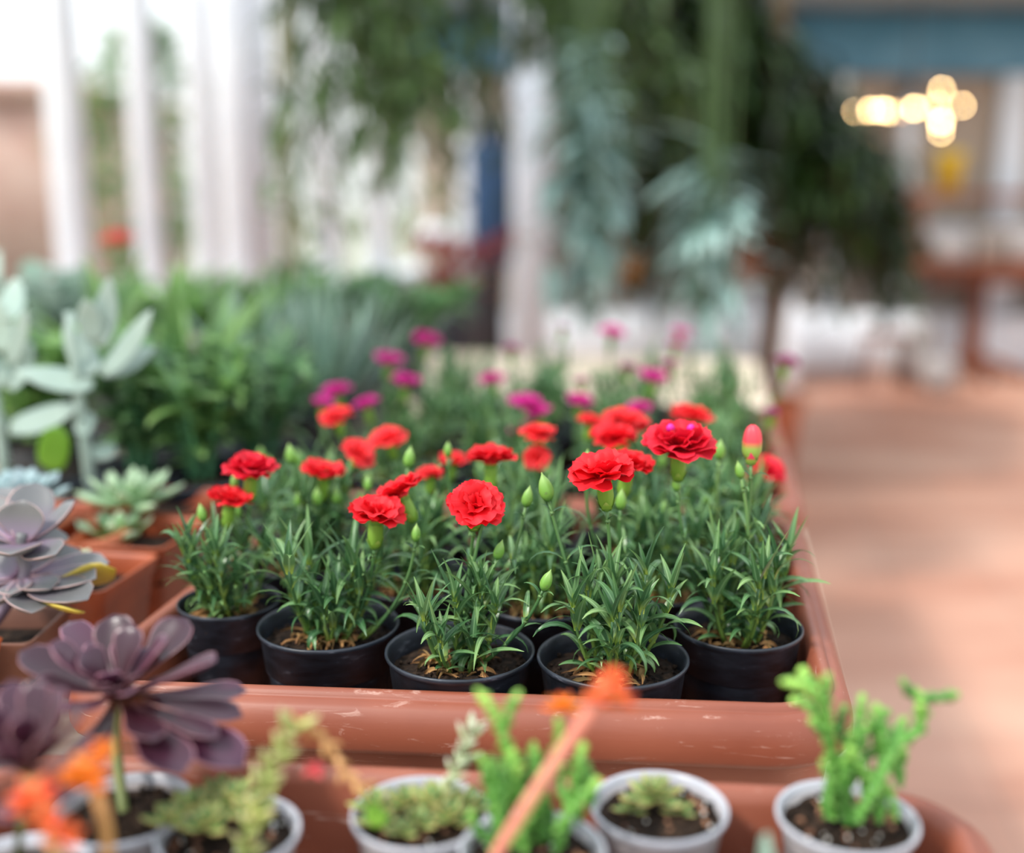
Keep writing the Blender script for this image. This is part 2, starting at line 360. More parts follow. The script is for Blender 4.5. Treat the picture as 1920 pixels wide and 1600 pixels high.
def empty(name, loc, label=None, cat=None, group=None, kind=None, rz=0):
    o = bpy.data.objects.new(name, None); C.objects.link(o); o.location = loc; o.rotation_euler = (0, 0, rz); o.empty_display_size = .02
    return tag(o, label, cat, group, kind)
def tag(o, label=None, cat=None, group=None, kind=None):
    if label: o['label'] = label
    if cat: o['category'] = cat
    if group: o['group'] = group
    if kind: o['kind'] = kind
    return o
def inst(name, me, parent, loc=(0, 0, 0), rot=None, scale=1.0):
    o = bpy.data.objects.new(name, me); C.objects.link(o); o.parent = parent; o.location = loc
    if rot is not None:
        o.rotation_mode = 'QUATERNION'; o.rotation_quaternion = rot
    o.scale = (scale,) * 3 if not hasattr(scale, '__len__') else scale
    return o

# ------------------------------------------------------------------ the setting
HEAD = math.radians(9.9)                      # the table, the trays and the window wall run this way
def along(x0, y): return x0 + y * math.tan(HEAD)

f = MB(); f.add([(-6, -3, 0), (9, -3, 0), (9, 7.7, 0), (-6, 7.7, 0), (-6, -3, -.1), (9, -3, -.1), (9, 7.7, -.1), (-6, 7.7, -.1)],
      [(0, 1, 2, 3), (7, 6, 5, 4), (0, 4, 5, 1), (1, 5, 6, 2), (2, 6, 7, 3), (3, 7, 4, 0)])
tag(f.obj('floor', M['floor'], smooth=False), kind='structure')
f = MB(); f.add([(-60, -60, -.12), (60, -60, -.12), (60, 80, -.12), (-60, 80, -.12)], [(0, 1, 2, 3)])
tag(f.obj('ground', M['ground'], smooth=False), kind='structure')

# left window wall: a low sill, white posts, glass
sill = MB(); box(sill, -.06, .06, 0.0, 9.0, 0, .62, 0)
box(sill, -.12, .12, 0.0, 9.0, .62, .66)
o = sill.obj('wall_left', M['white_paint']); o.location = (-2.0, 0, 0); o.rotation_euler = (0, 0, -HEAD); tag(o, kind='structure')
head = MB(); box(head, -.08, .08, 0.0, 9.0, 3.1, 3.4)
o = head.obj('trim_1', M['white_paint']); o.location = (-2.0, 0, 0); o.rotation_euler = (0, 0, -HEAD); tag(o, kind='structure')
YW = lambda px: 2.0 / (math.tan(HEAD) - (px - 960) / FPX)       # depth of a post on the wall seen at px (near the horizon)
posts = [(150, .10, .085, 'white_paint'), (292, .10, .075, 'white_paint'), (398, .10, .075, 'white_paint'), (478, .36, .12, 'white_paint'), (552, .10, .06, 'olive_post'), (620, .18, .11, 'white_paint'), (716, .22, .09, 'white_paint')]
i = 2
ws = [-.2]
for px, w, dpt, mt in posts:
    Y = YW(px); s = Y / math.cos(HEAD); ws.append(s)
    b = MB(); box(b, -dpt / 2, dpt / 2, s - w / 2, s + w / 2, .60, 3.2, bev=.012)
    o = b.obj('trim_%d' % i, M[mt]); o.location = (-2.0, 0, 0); o.rotation_euler = (0, 0, -HEAD); tag(o, kind='structure'); i += 1
ws.append(8.0)
for k in range(len(ws) - 1):
    if ws[k + 1] - ws[k] < .1: continue
    g = MB(); box(g, -.004, .004, ws[k], ws[k + 1], .66, 3.1, bev=.001)
    o = g.obj('window_%d' % (k + 1), M['glass']); o.location = (-2.0, 0, 0); o.rotation_euler = (0, 0, -HEAD); tag(o, kind='structure')

# back wall: white plinth, beige panels between white posts, blue header, grey ceiling
YB = 7.6
b = MB(); box(b, -.62, 9, YB - .30, YB - .02, 0, .37, bev=.02); tag(b.obj('baseboard_back', M['white_paint']), kind='structure')
b = MB(); box(b, -.62, 9, YB, YB + .15, 0, 3.0, bev=.01); tag(b.obj('wall_back', M['beige_wall']), kind='structure')
b = MB(); box(b, -.62, 9, YB - .10, YB - .01, 1.90, 2.28, bev=.01); tag(b.obj('trim_back_header', M['blue_beam']), kind='structure')
b = MB(); box(b, -.62, 9, YB - 1.1, YB, 2.30, 2.38, bev=.01); tag(b.obj('ceiling', M['ceiling']), kind='structure')
b = MB(); box(b, -.62, 9, YB - .07, YB - .01, .86, .95, bev=.01); tag(b.obj('trim_back_rail', M['white_paint']), kind='structure')
for px, w in ((880, .12), (1010, .1), (1105, .12), (1200, .08), (1300, .08), (1400, .08), (1540, .08), (1660, .08), (1845, .19), (1990, .1)):
    X = (px - 960) / FPX * YB * 1.02; i += 1
    b = MB(); box(b, X - w / 2, X + w / 2, YB - .09, YB - .01, .37, 1.90, bev=.012); tag(b.obj('trim_back_post_%d' % i, M['white_paint']), kind='structure')
for k, (p0, p1) in enumerate(((1020, 1095), (1115, 1195), (1215, 1290), (1550, 1650), (1670, 1820), (1870, 1980))):
    b = MB(); box(b, (p0 - 960) / FPX * YB * 1.02, (p1 - 960) / FPX * YB * 1.02, YB - .03, YB - .012, .42, .85, bev=.004)
    tag(b.obj('window_%d' % (20 + k), M['grey_paint']), kind='structure')

# the free-standing white column
b = MB(); c = PY(991, 600, 6.2).x; box(b, c - .10, c + .10, 6.1, 6.3, 0, 2.8, bev=.015); tag(b.obj('pillar', M['white_paint']), kind='structure')

# garden outside the windows
b = MB(); box(b, -8.5, -4.6, 12.0, 16.0, 0, 2.1, bev=.1); box(b, -8.7, -4.4, 11.8, 16.2, 2.1, 2.3, bev=.05)
tag(b.obj('garden_building', M['pink_wall'], origin=(-6.5, 14, 0)), 'low pink brick building in the bright garden beyond the leftmost window', 'building')
def bush(name, x, y, r, h, n, mat, label, cat, seed, leaf=(.09, .05), z0=0.0, trunk=True):
    R = random.Random(seed); root = empty(name, (x, y, z0), label, cat)
    mb = MB()
    for _ in range(n):
        a = R.random() * 2 * PI; zz = R.random(); rr = r * math.sqrt(R.random()) * math.sin(PI * (.15 + .8 * zz))
        strap(mb, (rr * math.cos(a), rr * math.sin(a), h * (.2 + .8 * zz)), R.random() * 2 * PI, R.uniform(-.3, 1.0), R.uniform(.7, 1.2) * leaf[0], leaf[1], R.uniform(.3, 1.2), R, n=3)
    mb.obj('foliage', M[mat], root)
    if trunk:
        t = MB()
        for k in range(5):
            a = k * 1.3; tube(t, bez(V((0, 0, 0)), V((0, 0, h * .5)), V((r * .5 * math.cos(a), r * .5 * math.sin(a), h * .85)), 5), [.02, .018, .015, .012, .009, .005], 6)
        t.obj('stem', M['bark'], root)
    return root
bush('garden_bush', -5.2, 8.2, .9, 3.4, 900, 'garden_leaf', 'light green shrub in the garden seen between the first two white window posts', 'shrub', 5, (.25, .10))
bush('garden_bush', -3.2, 10.2, .8, 2.6, 700, 'garden_leaf', 'pale shrub in the garden seen through the window right of the grey-sided post', 'shrub', 6, (.25, .10))

bush('garden_bush', -5.9, 10.9, .7, 1.7, 500, 'garden_leaf', 'low pale shrub in front of the pink brick garden building', 'shrub', 7, (.22, .10))

# ------------------------------------------------------------------ the display table
def table():
    r = empty('display_table', (0, 0, 0), 'long low display table with a pale wooden top carrying the plant trays', 'table')
    r.location = (.085, 0, 0); r.rotation_euler = (0, 0, -HEAD)
    b = MB()
    for k in range(9): box(b, -1.56 + k * .178, -1.56 + k * .178 + .175, .12, 2.75, .735, .76, bev=.003)
    b.obj('tabletop', M['wood_cream'], r)
    b = MB(); box(b, -1.50, -.02, .2, .24, .64, .735); box(b, -1.50, -.02, .2 + 2.44, .2 + 2.48, .64, .735); box(b, -1.50, -1.46, .24, 2.64, .64, .735); box(b, -.06, -.02, .24, 2.64, .64, .735)
    b.obj('apron', M['wood_brown'], r)
    for x in (-1.5, -.08):
        for y in (.2, 1.5, 2.62):
            b = MB(); box(b, x, x + .06, y, y + .06, 0, .735, bev=.004); b.obj('leg', M['wood_brown'], r)
table()

# ------------------------------------------------------------------ trays
def rr_loop(w, d, r, o, seg=7):
    pts = []
    for cx, cy, a0 in ((w - r, r, -PI / 2), (w - r, d - r, 0), (r, d - r, PI / 2), (r, r, PI)):
        for k in range(seg + 1):
            a = a0 + PI / 2 * k / seg; pts.append((cx + (r + o) * math.cos(a), cy + (r + o) * math.sin(a)))
    return pts
def tray(name, o, ex, ey, w, d, label, zr=.86):
    ox, oy = o; ex = V(ex).normalized(); ey = V(ey).normalized()
    prof = [(-.006, .775), (-.006, .782), (-.001, .852), (.002, .859), (.006, .8605), (.010, .8595), (.0108, .8572), (.0120, .856), (.0145, .8564), (.0190, .853), (.0225, .846), (.0245, .838),
            (.0245, .830), (.0235, .8265), (.0205, .826), (.019, .829), (.014, .830), (.012, .826), (.004, .764), (.002, .762)]
    vs = []; n = 0
    for off, z in prof:
        L = rr_loop(w, d, .030, off); n = len(L)
        for (u, v) in L: vs.append((ex.x * u + ey.x * v, ex.y * u + ey.y * v, z + zr - .86 - .762))
    fs = grid_faces(len(prof), n, True, flip=False)
    fs.append(tuple(range(n))); fs.append(tuple(range((len(prof) - 1) * n, len(prof) * n))[::-1])
    mb = MB(); mb.add(vs, fs)
    t = mb.obj(name, M['tray']); t.location = (ox, oy, .762); tag(t, label, 'tray', 'brown plastic plant trays')
    return t
EX = (math.cos(math.radians(-4.6)), math.sin(math.radians(-4.6)))
EY = (math.sin(math.radians(9.6)), math.cos(math.radians(9.6)))
tray('planting_tray', (-.268, .662), EX, EY, .455, .40, 'brown plastic tray holding the front rows of red carnations in black pots')
tray('planting_tray', (-.188, 1.112), EX, EY, .46, .50, 'brown plastic tray behind, holding the rows of magenta carnations')
tray('planting_tray', (-.326, .196), (math.cos(math.radians(-5.2)), math.sin(math.radians(-5.2))), EY, .482, .365, 'nearest brown tray, with small pale plastic cups of succulents in it')

# ------------------------------------------------------------------ carnations
POT_R, POT_H, POT_Z = .049, .082, .786
SOIL_Z = POT_H - .014
def pot_mesh():
    mb = MB()
    k = 1.125; lathe(mb, [(r * k, z * 1.045) for r, z in [(.0, .0), (.029, 0), (.031, .002), (.0362, .048), (.0368, .0495), (.0390, .051), (.0415, .074), (.0430, .0752), (.0436, .0768), (.0434, .0782), (.0426, .0786), (.0415, .077), (.0402, .070), (.0375, .050), (.033, .012), (0, .010)]], 56)
    return mb.mesh('pot', M['black_pot'])
def soil_mesh(seed, r=.0455, bits='chip'):
    R = random.Random(seed); mb = MB(); n = 40; vs = []; fs = []
    rings = 9
    for i in range(rings + 1):
        for k in range(n):
            a = 2 * PI * k / n; rr = r * i / rings
            vs.append((rr * math.cos(a), rr * math.sin(a), R.uniform(-.0012, .0012) + .003 * (1 - i / rings)))
    mb.add(vs, grid_faces(rings + 1, n, True, flip=True))
    for _ in range(140):
        a = R.random() * 2 * PI; rr = r * .95 * math.sqrt(R.random()); s = R.uniform(.0008, .0024)
        c = V((rr * math.cos(a), rr * math.sin(a), .002)); rot = Euler((R.random() * 6, R.random() * 6, R.random() * 6)).to_matrix()
        vs = [c + rot @ V(q) * s for q in ((1, 0, 0), (-1, 0, 0), (0, 1, 0), (0, -1, 0), (0, 0, 1), (0, 0, -1))]
        mb.add(vs, [(0, 2, 4), (2, 1, 4), (1, 3, 4), (3, 0, 4), (2, 0, 5), (1, 2, 5), (3, 1, 5), (0, 3, 5)])
    return mb.mesh('soil', M['soil'], smooth=False)
def bits_mesh(seed, r, n, s0, s1, mat, z=.003, name='perlite'):
    R = random.Random(seed); mb = MB()
    for _ in range(n):
        a = R.random() * 2 * PI; rr = r * math.sqrt(R.random()); s = R.uniform(s0, s1)
        c = V((rr * math.cos(a), rr * math.sin(a), z)); rot = Euler((R.random() * 6, R.random() * 6, R.random() * 6)).to_matrix()
        base = ((1, 0, 0), (-1, 0, 0), (0, 1, 0), (0, -1, 0), (0, 0, .7), (0, 0, -.7), (.6, .6, .3), (-.6, -.5, .4))
        vs = [c + rot @ (V(q) * R.uniform(.8, 1.2)) * s for q in base[:6]]
        mb.add(vs, [(0, 2, 4), (2, 1, 4), (1, 3, 4), (3, 0, 4), (2, 0, 5), (1, 2, 5), (3, 1, 5), (0, 3, 5)])
    return mb.mesh(name, M[mat])
def foliage_mesh(seed, shoots, hmin=.02, hmax=.062, spread=.020):
    R = random.Random(seed); mb = MB()
    for s in range(shoots):
        a = R.random() * 2 * PI; r0 = spread * math.sqrt(R.random()) * .6
        base = V((r0 * math.cos(a), r0 * math.sin(a), 0)); h = R.uniform(hmin, hmax)
        lean = R.uniform(.1, .75) * (1.15 - h / hmax * .6); a2 = a + R.uniform(-.6, .6)
        top = base + V((math.cos(a2) * h * lean, math.sin(a2) * h * lean, h))
        mid = base + V((math.cos(a2) * h * lean * .8, math.sin(a2) * h * lean * .8, h * .4))
        P = bez(base, mid, top, 8); tube(mb, P, [.0016 - .0007 * i / 8 for i in range(9)], 6, rnd=R.random(), tr=(0, .3))
        nodes = max(3, int(h / .0085)); az = R.random() * PI
        for k in range(nodes):
            t = (k + .6) / nodes; i_ = min(7, int(t * 8)); p = P[i_].lerp(P[i_ + 1], t * 8 - i_); az += PI / 2 + R.uniform(-.35, .35)
            L = R.uniform(.030, .052) * (.75 + .25 * math.sin(PI * t))
            for q in (0, PI):
                if R.random() < .15: continue
                el = R.uniform(.55, 1.15) + .25 * t
                low = .62 + .38 * min(1, t * 2); curl = R.random() < .38
                strap(mb, p, az + q + R.uniform(-.3, .3), el + (.35 if curl else 0), L * low * R.uniform(.85, 1.15), R.uniform(.0044, .0076), (R.uniform(2.6, 3.9) if curl else R.uniform(.5, 2.2)) * (1.1 - .4 * t), R, n=9, twist=R.uniform(-.8, .8), fold=.22)
        for q in range(4):
            strap(mb, top, az + q * PI / 2 + R.uniform(-.2, .2), R.uniform(1.05, 1.4), R.uniform(.020, .040), .0052, R.uniform(-.1, .6), R)
    return mb.mesh('foliage', M['carn_leaf'])
def dry_mesh(seed):
    R = random.Random(seed); mb = MB()
    for _ in range(70):
        a = R.random() * 2 * PI; r0 = .022 * math.sqrt(R.random())
        strap(mb, (r0 * math.cos(a), r0 * math.sin(a), .001 + R.random() * .006), R.random() * 2 * PI, R.uniform(-.1, .6), R.uniform(.010, .024), R.uniform(.0015, .0042), R.uniform(.2, 3.2), R, n=5, twist=R.uniform(-3, 3), fold=.8)
    return mb.mesh('dry_leaves', M['dry'])
def flower_mesh(seed, mat, dia=.034, layers=((5, 1.0, .2), (5, .90, .5), (4, .70, .9), (3, .45, 1.25)), ruffle=.85):
    """petals start in the calyx mouth at the origin and spread outwards"""
    R = random.Random(seed); mb = MB(); r = dia / 2
    for cnt, sc_, el in layers:
        ph = R.random() * 6
        for k in range(cnt):
            a = ph + 2 * PI * k / cnt + R.uniform(-.16, .16); L = r * sc_ * R.uniform(.92, 1.10); tilt = el + R.uniform(-.16, .16)
            nr, nc = 9, 13; vs = []; cs = []; rnd = R.random(); p1 = R.random() * 6; half = .70 + .12 * R.random(); fr = R.randint(4, 6)
            for i in range(nr):
                t = i / (nr - 1)
                for j in range(nc):
                    u = j / (nc - 1) * 2 - 1
                    edge = 1 - .16 * u * u - .14 * abs(u) ** 5
                    if i == nr - 1: edge += .035 * (1 if j % 2 else -1)
                    w = math.sin(min(1, .10 + t * 1.0) * PI * .5) ** 1.3 * half * L
                    rad = L * t * edge
                    zz = ruffle * L * (.09 * math.sin(fr * u * 1.6 + p1) * t ** 2 + .06 * math.sin(7 * t + p1 * 2 + 2 * u) * t) - .10 * L * t * t * (1 + u * u) * .6 + .07 * L * u * u * t
                    x = rad * math.cos(tilt) - zz * math.sin(tilt); z = rad * math.sin(tilt) + zz * math.cos(tilt); y = u * w
                    zb = .004 * min(1, t * 3)
                    vs.append((x * math.cos(a) - y * math.sin(a), x * math.sin(a) + y * math.cos(a), z + zb)); cs.append((t, rnd, abs(u)))
            mb.add(vs, grid_faces(nr, nc), cs)
    # throat: the pale petal claws in the calyx mouth
    lathe(mb, [(.0012, -.006), (.0030, -.002), (.0042, .001), (.0056, .0035), (.0030, .0045)], 14, t=True, rnd=.9)
    return mb.mesh('flower', mat)
def calyx_mesh(mat='calyx', Lc=.019, r=.0043):
    mb = MB(); R = random.Random(4)
    prof = [(.0012, 0), (.0030, .001), (r * .92, .004), (r * 1.05, .009), (r * 1.02, .014), (r * .95, .0172), (r * 1.05, Lc), (r * .86, Lc - .0004), (r * .8, .015)]
    lathe(mb, prof, 20)
    for k in range(5):
        strap(mb, (r * .95 * math.cos(k * 1.2566), r * .95 * math.sin(k * 1.2566), Lc - .0028), k * 1.2566, 1.45, .0055, .0052, .25, R, n=4, fold=.2, w0=1)
    for k in range(4):
        a = k * PI / 2; strap(mb, (.0018 * math.cos(a), .0018 * math.sin(a), 0), a, .95, .0085, .0062, -.55, R, n=4, fold=.2, w0=.7)
    return mb.mesh('calyx', M[mat])
def bud_mesh(mat='bud', L=.0195, r=.0048, blunt=False):
    mb = MB(); R = random.Random(8); vs = []; cs = []; n = 20; prof = []
    for i in range(15):
        t = i / 14; w = (math.sin(PI * min(1, t * .98 + .04) ** .72)) ** .8 if t < 1 else 0
        if blunt: w = math.sin(PI * .5 * min(1, t / .42 + .1)) * math.sqrt(max(0, 1 - max(0, (t - .45) / .56) ** 2.2))
        elif t > .7: w *= 1 - .35 * ((t - .7) / .3)
        prof.append((max(.0003, r * w), L * t))
    for i, (rr, z) in enumerate(prof):
        t = i / 14
        for k in range(n):
            a = 2 * PI * k / n; g = 1 + (.16 if blunt else .08) * math.cos(5 * a + t * 2) * (i / 14)
            vs.append((rr * g * math.cos(a), rr * g * math.sin(a), z)); cs.append((i / 14, .5, .5))
    mb.add(vs, grid_faces(15, n, True), cs)
    for k in range(4):
        a = k * PI / 2; strap(mb, (.0018 * math.cos(a), .0018 * math.sin(a), 0), a, 1.0, .0085, .0058, -.5, R, n=4, fold=.2, w0=.7)
    return mb.mesh('bud', M[mat])
ME = dict(pot=pot_mesh(), soil=[soil_mesh(1), soil_mesh(2)], dry=[dry_mesh(1), dry_mesh(2)],
          fol=[foliage_mesh(11, 15, hmax=.068), foliage_mesh(12, 13, hmax=.060), foliage_mesh(13, 16, hmax=.075), foliage_mesh(14, 12, hmax=.056)],
          thin=[foliage_mesh(21, 9, hmin=.03, hmax=.075), foliage_mesh(22, 10, hmin=.03, hmax=.08)],
          calyx=calyx_mesh(), bud=bud_mesh(), budr=bud_mesh('bud_red', .0225, .0052, True))
FL = dict(red=[flower_mesh(31, M['petal_red']), flower_mesh(32, M['petal_red']), flower_mesh(33, M['petal_red'], layers=((5, 1, .35), (5, .9, .7), (3, .5, 1.2)))],
          rose=[flower_mesh(34, M['petal_rose'], layers=((6, 1, .2), (6, .92, .5), (6, .8, .9), (5, .55, 1.25)))],
          coral=[flower_mesh(35, M['petal_coral'])],
          magenta=[flower_mesh(36, M['petal_magenta'], dia=.030), flower_mesh(37, M['petal_magenta'], dia=.030, layers=((5, 1, .3), (5, .8, .7)))],
          plum=[flower_mesh(38, M['petal_plum'], dia=.028, layers=((5, 1, .3), (5, .8, .7)))])

class Plant:
    def __init__(s, x, y, label, group, dense, seed, zpot=POT_Z, k=1.0):
        s.x, s.y = x, y; s.label = label; s.fl = []; s.R = random.Random(seed); R = s.R
        s.root = empty('potted_carnation', (x, y, zpot), label, 'potted plant', group)
        s.zpot = zpot
        inst('pot', ME['pot'], s.root, rot=Euler((0, 0, R.random() * 6)).to_quaternion(), scale=(k, k, 1))
        inst('soil', R.choice(ME['soil']), s.root, (0, 0, SOIL_Z), Euler((0, 0, R.random() * 6)).to_quaternion(), (k, k, 1))
        inst('dry_leaves', R.choice(ME['dry']), s.root, (0, 0, SOIL_Z), Euler((0, 0, R.random() * 6)).to_quaternion())
        inst('foliage', R.choice(ME['fol'] if dense else ME['thin']), s.root, (0, 0, SOIL_Z), Euler((0, 0, R.random() * 6)).to_quaternion(), R.uniform(.93, 1.08) * (1 if k > .8 else .82))
    def stem(s, end, axis, r=.0012):
        """flower stem rising from the soil to the foot of a calyx (world point end, direction axis)"""
        R = s.R; a = R.random() * 2 * PI
        e = V(end) - s.root.location
        hz = V((e.x, e.y, 0)); b = hz * .25; 
        if b.length > .022: b = b.normalized() * .022
        base = V((b.x + .006 * math.cos(a), b.y + .006 * math.sin(a), SOIL_Z))
        mid = e - V(axis) * (e.z - base.z) * .55
        P = bez(base, mid, e, 14); mb = MB()
        tube(mb, P, [r * (1.25 - .3 * i / 14) for i in range(15)], 8, rnd=R.random())
        for t in (.38, .68, .93):
            i_ = int(t * 14); p = P[i_]; az = R.random() * PI
            tube(mb, [p - V((0, 0, .0012)), p, p + V((0, 0, .0014))], [r, r * 1.7, r], 8, rnd=.8)
            for q in (0, PI):
                L = (.034 if t < .6 else .026 if t < .8 else .013) * R.uniform(.8, 1.2)
                strap(mb, p, az + q, R.uniform(.7, 1.2), L, .0040 * (1 if t < .8 else .75), R.uniform(.9, 2.6), R, twist=R.uniform(-.3, .3))
        mb.obj('flower_stem', M['carn_leaf'], s.root)
    def flower(s, pt, kind, px, Y, axis=None, var=None, face=.0):
        R = s.R; dia = px / FPX * Y * 1.04; base_d = .031 if kind not in ('plum', 'magenta') else .0275
        k = dia / base_d
        ax = V(axis).normalized() if axis else V((R.uniform(-.25, .25), -.10 - face + R.uniform(-.15, .1), 1)).normalized()
        q = ax.to_track_quat('Z', 'Y') @ Euler((0, 0, R.random() * 6)).to_quaternion()
        kc = min(1.15, max(.85, k)) * 1.02
        mouth = V(pt) - ax * .004
        cal = mouth - ax * (.0175 * kc)
        me = R.choice(FL[kind]) if var is None else FL[kind][var]
        fo = inst('flower', me, s.root, mouth - s.root.location, q, k)
        c = bpy.data.objects.new('calyx', ME['calyx']); C.objects.link(c); c.parent = fo; c.location = (0, 0, -.0175 * kc / k); c.scale = (kc / k,) * 3
        s.fl.append(kind); s.stem(cal, ax)
    def bud(s, pt, Y, size=60, axis=None, red=False):
        R = s.R; k = size / FPX * Y / .0205
        ax = V(axis).normalized() if axis else V((R.uniform(-.15, .15), R.uniform(-.15, .15), 1)).normalized()
        q = ax.to_track_quat('Z', 'Y') @ Euler((0, 0, R.random() * 6)).to_quaternion()
        foot = V(pt) - ax * (.010 * k)
        inst('bud', ME['budr' if red else 'bud'], s.root, foot - s.root.location, q, k)
        s.stem(foot, ax, .0011)
plants = []
G1 = 'red carnations in black pots in the front tray'; G2 = 'magenta carnations in black pots in the rear tray'
NL, N2, N3, N4, N5 = 'leftmost', 'second from left', 'middle', 'fourth from left', 'rightmost'
rows1 = [[(-.207, .776, NL, .76), (-.127, .731, N2, 1), (-.034, .686, N3, 1), (.065, .676, N4, 1), (.156, .728, N5, .9)],
         [(-.168, .874, NL, 1), (-.075, .825, N2, 1), (.022, .785, N3, 1), (.115, .815, N4, 1), (.182, .885, N5, .9)],
         [(-.182, .978, NL, 1), (-.085, .928, N2, 1), (.010, .888, N3, 1), (.103, .918, N4, 1), (.192, .972, N5, .9)],
         [(.010, .990, 'only', 1)]]
N1 = 16
LBL1 = {(0, 0): 'red carnation at the left end of the front row, beside the tray edge',
        (0, 1): 'carnation second from left in the front row, two flat red blooms above it',
        (0, 2): 'carnation in the front middle black pot, one red bloom facing the viewer',
        (0, 3): 'carnation fourth from left in the front row, large ruffled red bloom',
        (0, 4): 'carnation at the right end of the front row, with a tall red-tipped bud'}
RN = ['front', 'second', 'third', 'back']
for ri, row in enumerate(rows1):
    for ci, (x, y, w, kk) in enumerate(row):
        lb = LBL1.get((ri, ci)) or 'red carnation in a black pot, %s row of the front tray, %s pot' % (RN[ri], w)
        plants.append(Plant(x, y, lb, G1, True, 100 + ri * 10 + ci, k=kk))
ex = V(EX); ey = V(EY); CN = ['leftmost', 'second', 'third', 'rightmost']; RN2 = ['front', 'second', 'third', 'fourth', 'back']
for j in range(5):
    for i in range(4):
        p = V((-.188, 1.112)) + ex * (.056 + .114 * i) + ey * (.052 + .099 * j)
        plants.append(Plant(p.x, p.y, 'magenta carnation in a black pot, %s row of the rear tray, %s pot' % (RN2[j], CN[i]), G2, j < 2, 300 + j * 10 + i))
def P1(r, c): return plants[r * 5 + c]
def nearest(pt, lo, hi):
    return min(plants[lo:hi], key=lambda q: (q.x - pt.x) ** 2 + (q.y - pt.y) ** 2 + (.0008 * len(q.fl)))
# front row blooms (pixel, kind, width, plant, depth)
for (px, py, kind, w, pl, Y, ax, var) in [
    (892, 950, 'red', 104, P1(0, 2), .690, (.08, -.62, .8), 1), (1132, 893, 'red', 112, P1(0, 3), .690, (-.12, -.20, 1), 0),
    (1178, 876, 'red', 90, P1(1, 3), .755, (.15, -.1, 1), 1), (1272, 842, 'rose', 116, P1(0, 4), .745, (-.05, -.18, 1), 0),
    (706, 968, 'red', 98, P1(0, 1), .72, (.10, -.12, 1), 0), (752, 926, 'red', 86, P1(0, 1), .745, (-.45, .1, 1), 2),
    (470, 884, 'rose', 86, P1(0, 0), .80, (.1, -.1, 1), None), (430, 941, 'red', 76, P1(0, 0), .79, (.15, 0, 1), 2),
    (608, 890, 'red', 74, P1(1, 0), .84, (.15, -.1, 1), 2), (920, 864, 'red', 82, P1(1, 2), .80, (.0, 0, 1), 2),
    (672, 850, 'coral', 60, P1(2, 1), .90, (.5, -.4, 1), None), (726, 825, 'coral', 64, P1(2, 1), .93, (-.3, -.3, 1), None),
    (632, 782, 'coral', 56, P1(3, 0), 1.0, None, None), (808, 886, 'coral', 44, P1(1, 1), .86, None, None), (850, 862, 'coral', 50, P1(2, 2), .92, None, None),
    (1150, 824, 'red', 80, P1(2, 3), .87, (0, -.1, 1), 0), (1172, 795, 'coral', 78, P1(2, 3), .93, None, None), (1108, 790, 'coral', 46, P1(2, 3), .97, None, None),
    (1010, 816, 'coral', 64, P1(2, 2), .90, (0, 0, 1), None), (1008, 860, 'coral', 44, P1(2, 2), .89, (0, -.9, .2), None),
    (1295, 784, 'coral', 74, P1(2, 4), .95, None, None), (1437, 885, 'rose', 66, P1(2, 4), .93, (.3, -.4, 1), None), (1398, 905, 'rose', 34, P1(2, 4), .94, (0, -1, .1), None)]:
    pl.flower(PY(px, py, Y), kind, w, Y, ax, var)
for (px, py, pl, Y, size, ax, red) in [
    (1410, 838, P1(0, 4), .74, 72, (.0, 0, 1), True), (1386, 880, P1(0, 4), .735, 38, (-.25, 0, 1), False), (1022, 912, P1(0, 3), .70, 62, (-.25, 0, 1), False), (990, 930, P1(0, 2), .72, 46, (.2, 0, 1), False),
    (1101, 860, P1(1, 3), .76, 42, (.05, 0, 1), False), (1350, 842, P1(1, 4), .80, 44, None, False), (1026, 1087, P1(0, 2), .665, 50, (.35, -.1, 1), False), (937, 1030, P1(0, 2), .70, 44, (.3, 0, 1), False),
    (768, 856, P1(1, 1), .80, 46, (.15, 0, 1), False), (545, 850, P1(1, 0), .86, 44, None, False), (780, 998, P1(0, 1), .715, 40, (.1, 0, 1), False), (690, 905, P1(1, 1), .82, 34, None, False),
    (595, 930, P1(1, 0), .83, 42, None, False), (630, 928, P1(1, 0), .84, 38, None, False), (560, 935, P1(1, 0), .85, 36, None, False), (378, 960, P1(0, 0), .78, 40, (-.15, 0, 1), False), (440, 900, P1(0, 0), .81, 36, None, False),
    (840, 842, P1(1, 2), .82, 34, None, False), (1165, 935, P1(1, 3), .74, 46, (.05, 0, 1), False), (1268, 905, P1(0, 4), .75, 36, (-.1, 0, 1), False), (915, 940, P1(0, 2), .70, 40, (.25, 0, 1), False)]:
    pl.bud(PY(px, py, Y), Y, size, ax, red)
for (px, py, kind, w) in [(630, 736, 'magenta', 50), (606, 756, 'magenta', 36), (687, 760, 'magenta', 46), (760, 720, 'magenta', 52), (730, 680, 'magenta', 50), (800, 640, 'magenta', 48), (925, 713, 'magenta', 44), (962, 655, 'plum', 32),
    (1147, 625, 'magenta', 42), (1057, 615, 'plum', 26), (985, 760, 'magenta', 56), (1010, 775, 'magenta', 44), (975, 806, 'magenta', 36), (1087, 750, 'magenta', 42), (1090, 715, 'plum', 30), (1200, 766, 'magenta', 44),
    (1225, 712, 'magenta', 50), (1178, 690, 'plum', 34), (1275, 625, 'magenta', 34), (1268, 646, 'magenta', 30), (1255, 682, 'plum', 30), (1475, 680, 'plum', 42), (1448, 772, 'plum', 28)]:
    Y = min(1.56, max(1.12, .185 * FPX / (py - 360) * 1.0)); Y = 1.05 + (800 - py) / 180 * .42
    Y = min(1.55, max(1.13, Y)); pt = PY(px, py, Y); pl = nearest(pt, N1, N1 + 20); pl.flower(pt, kind, w, Y)
RB = random.Random(77)
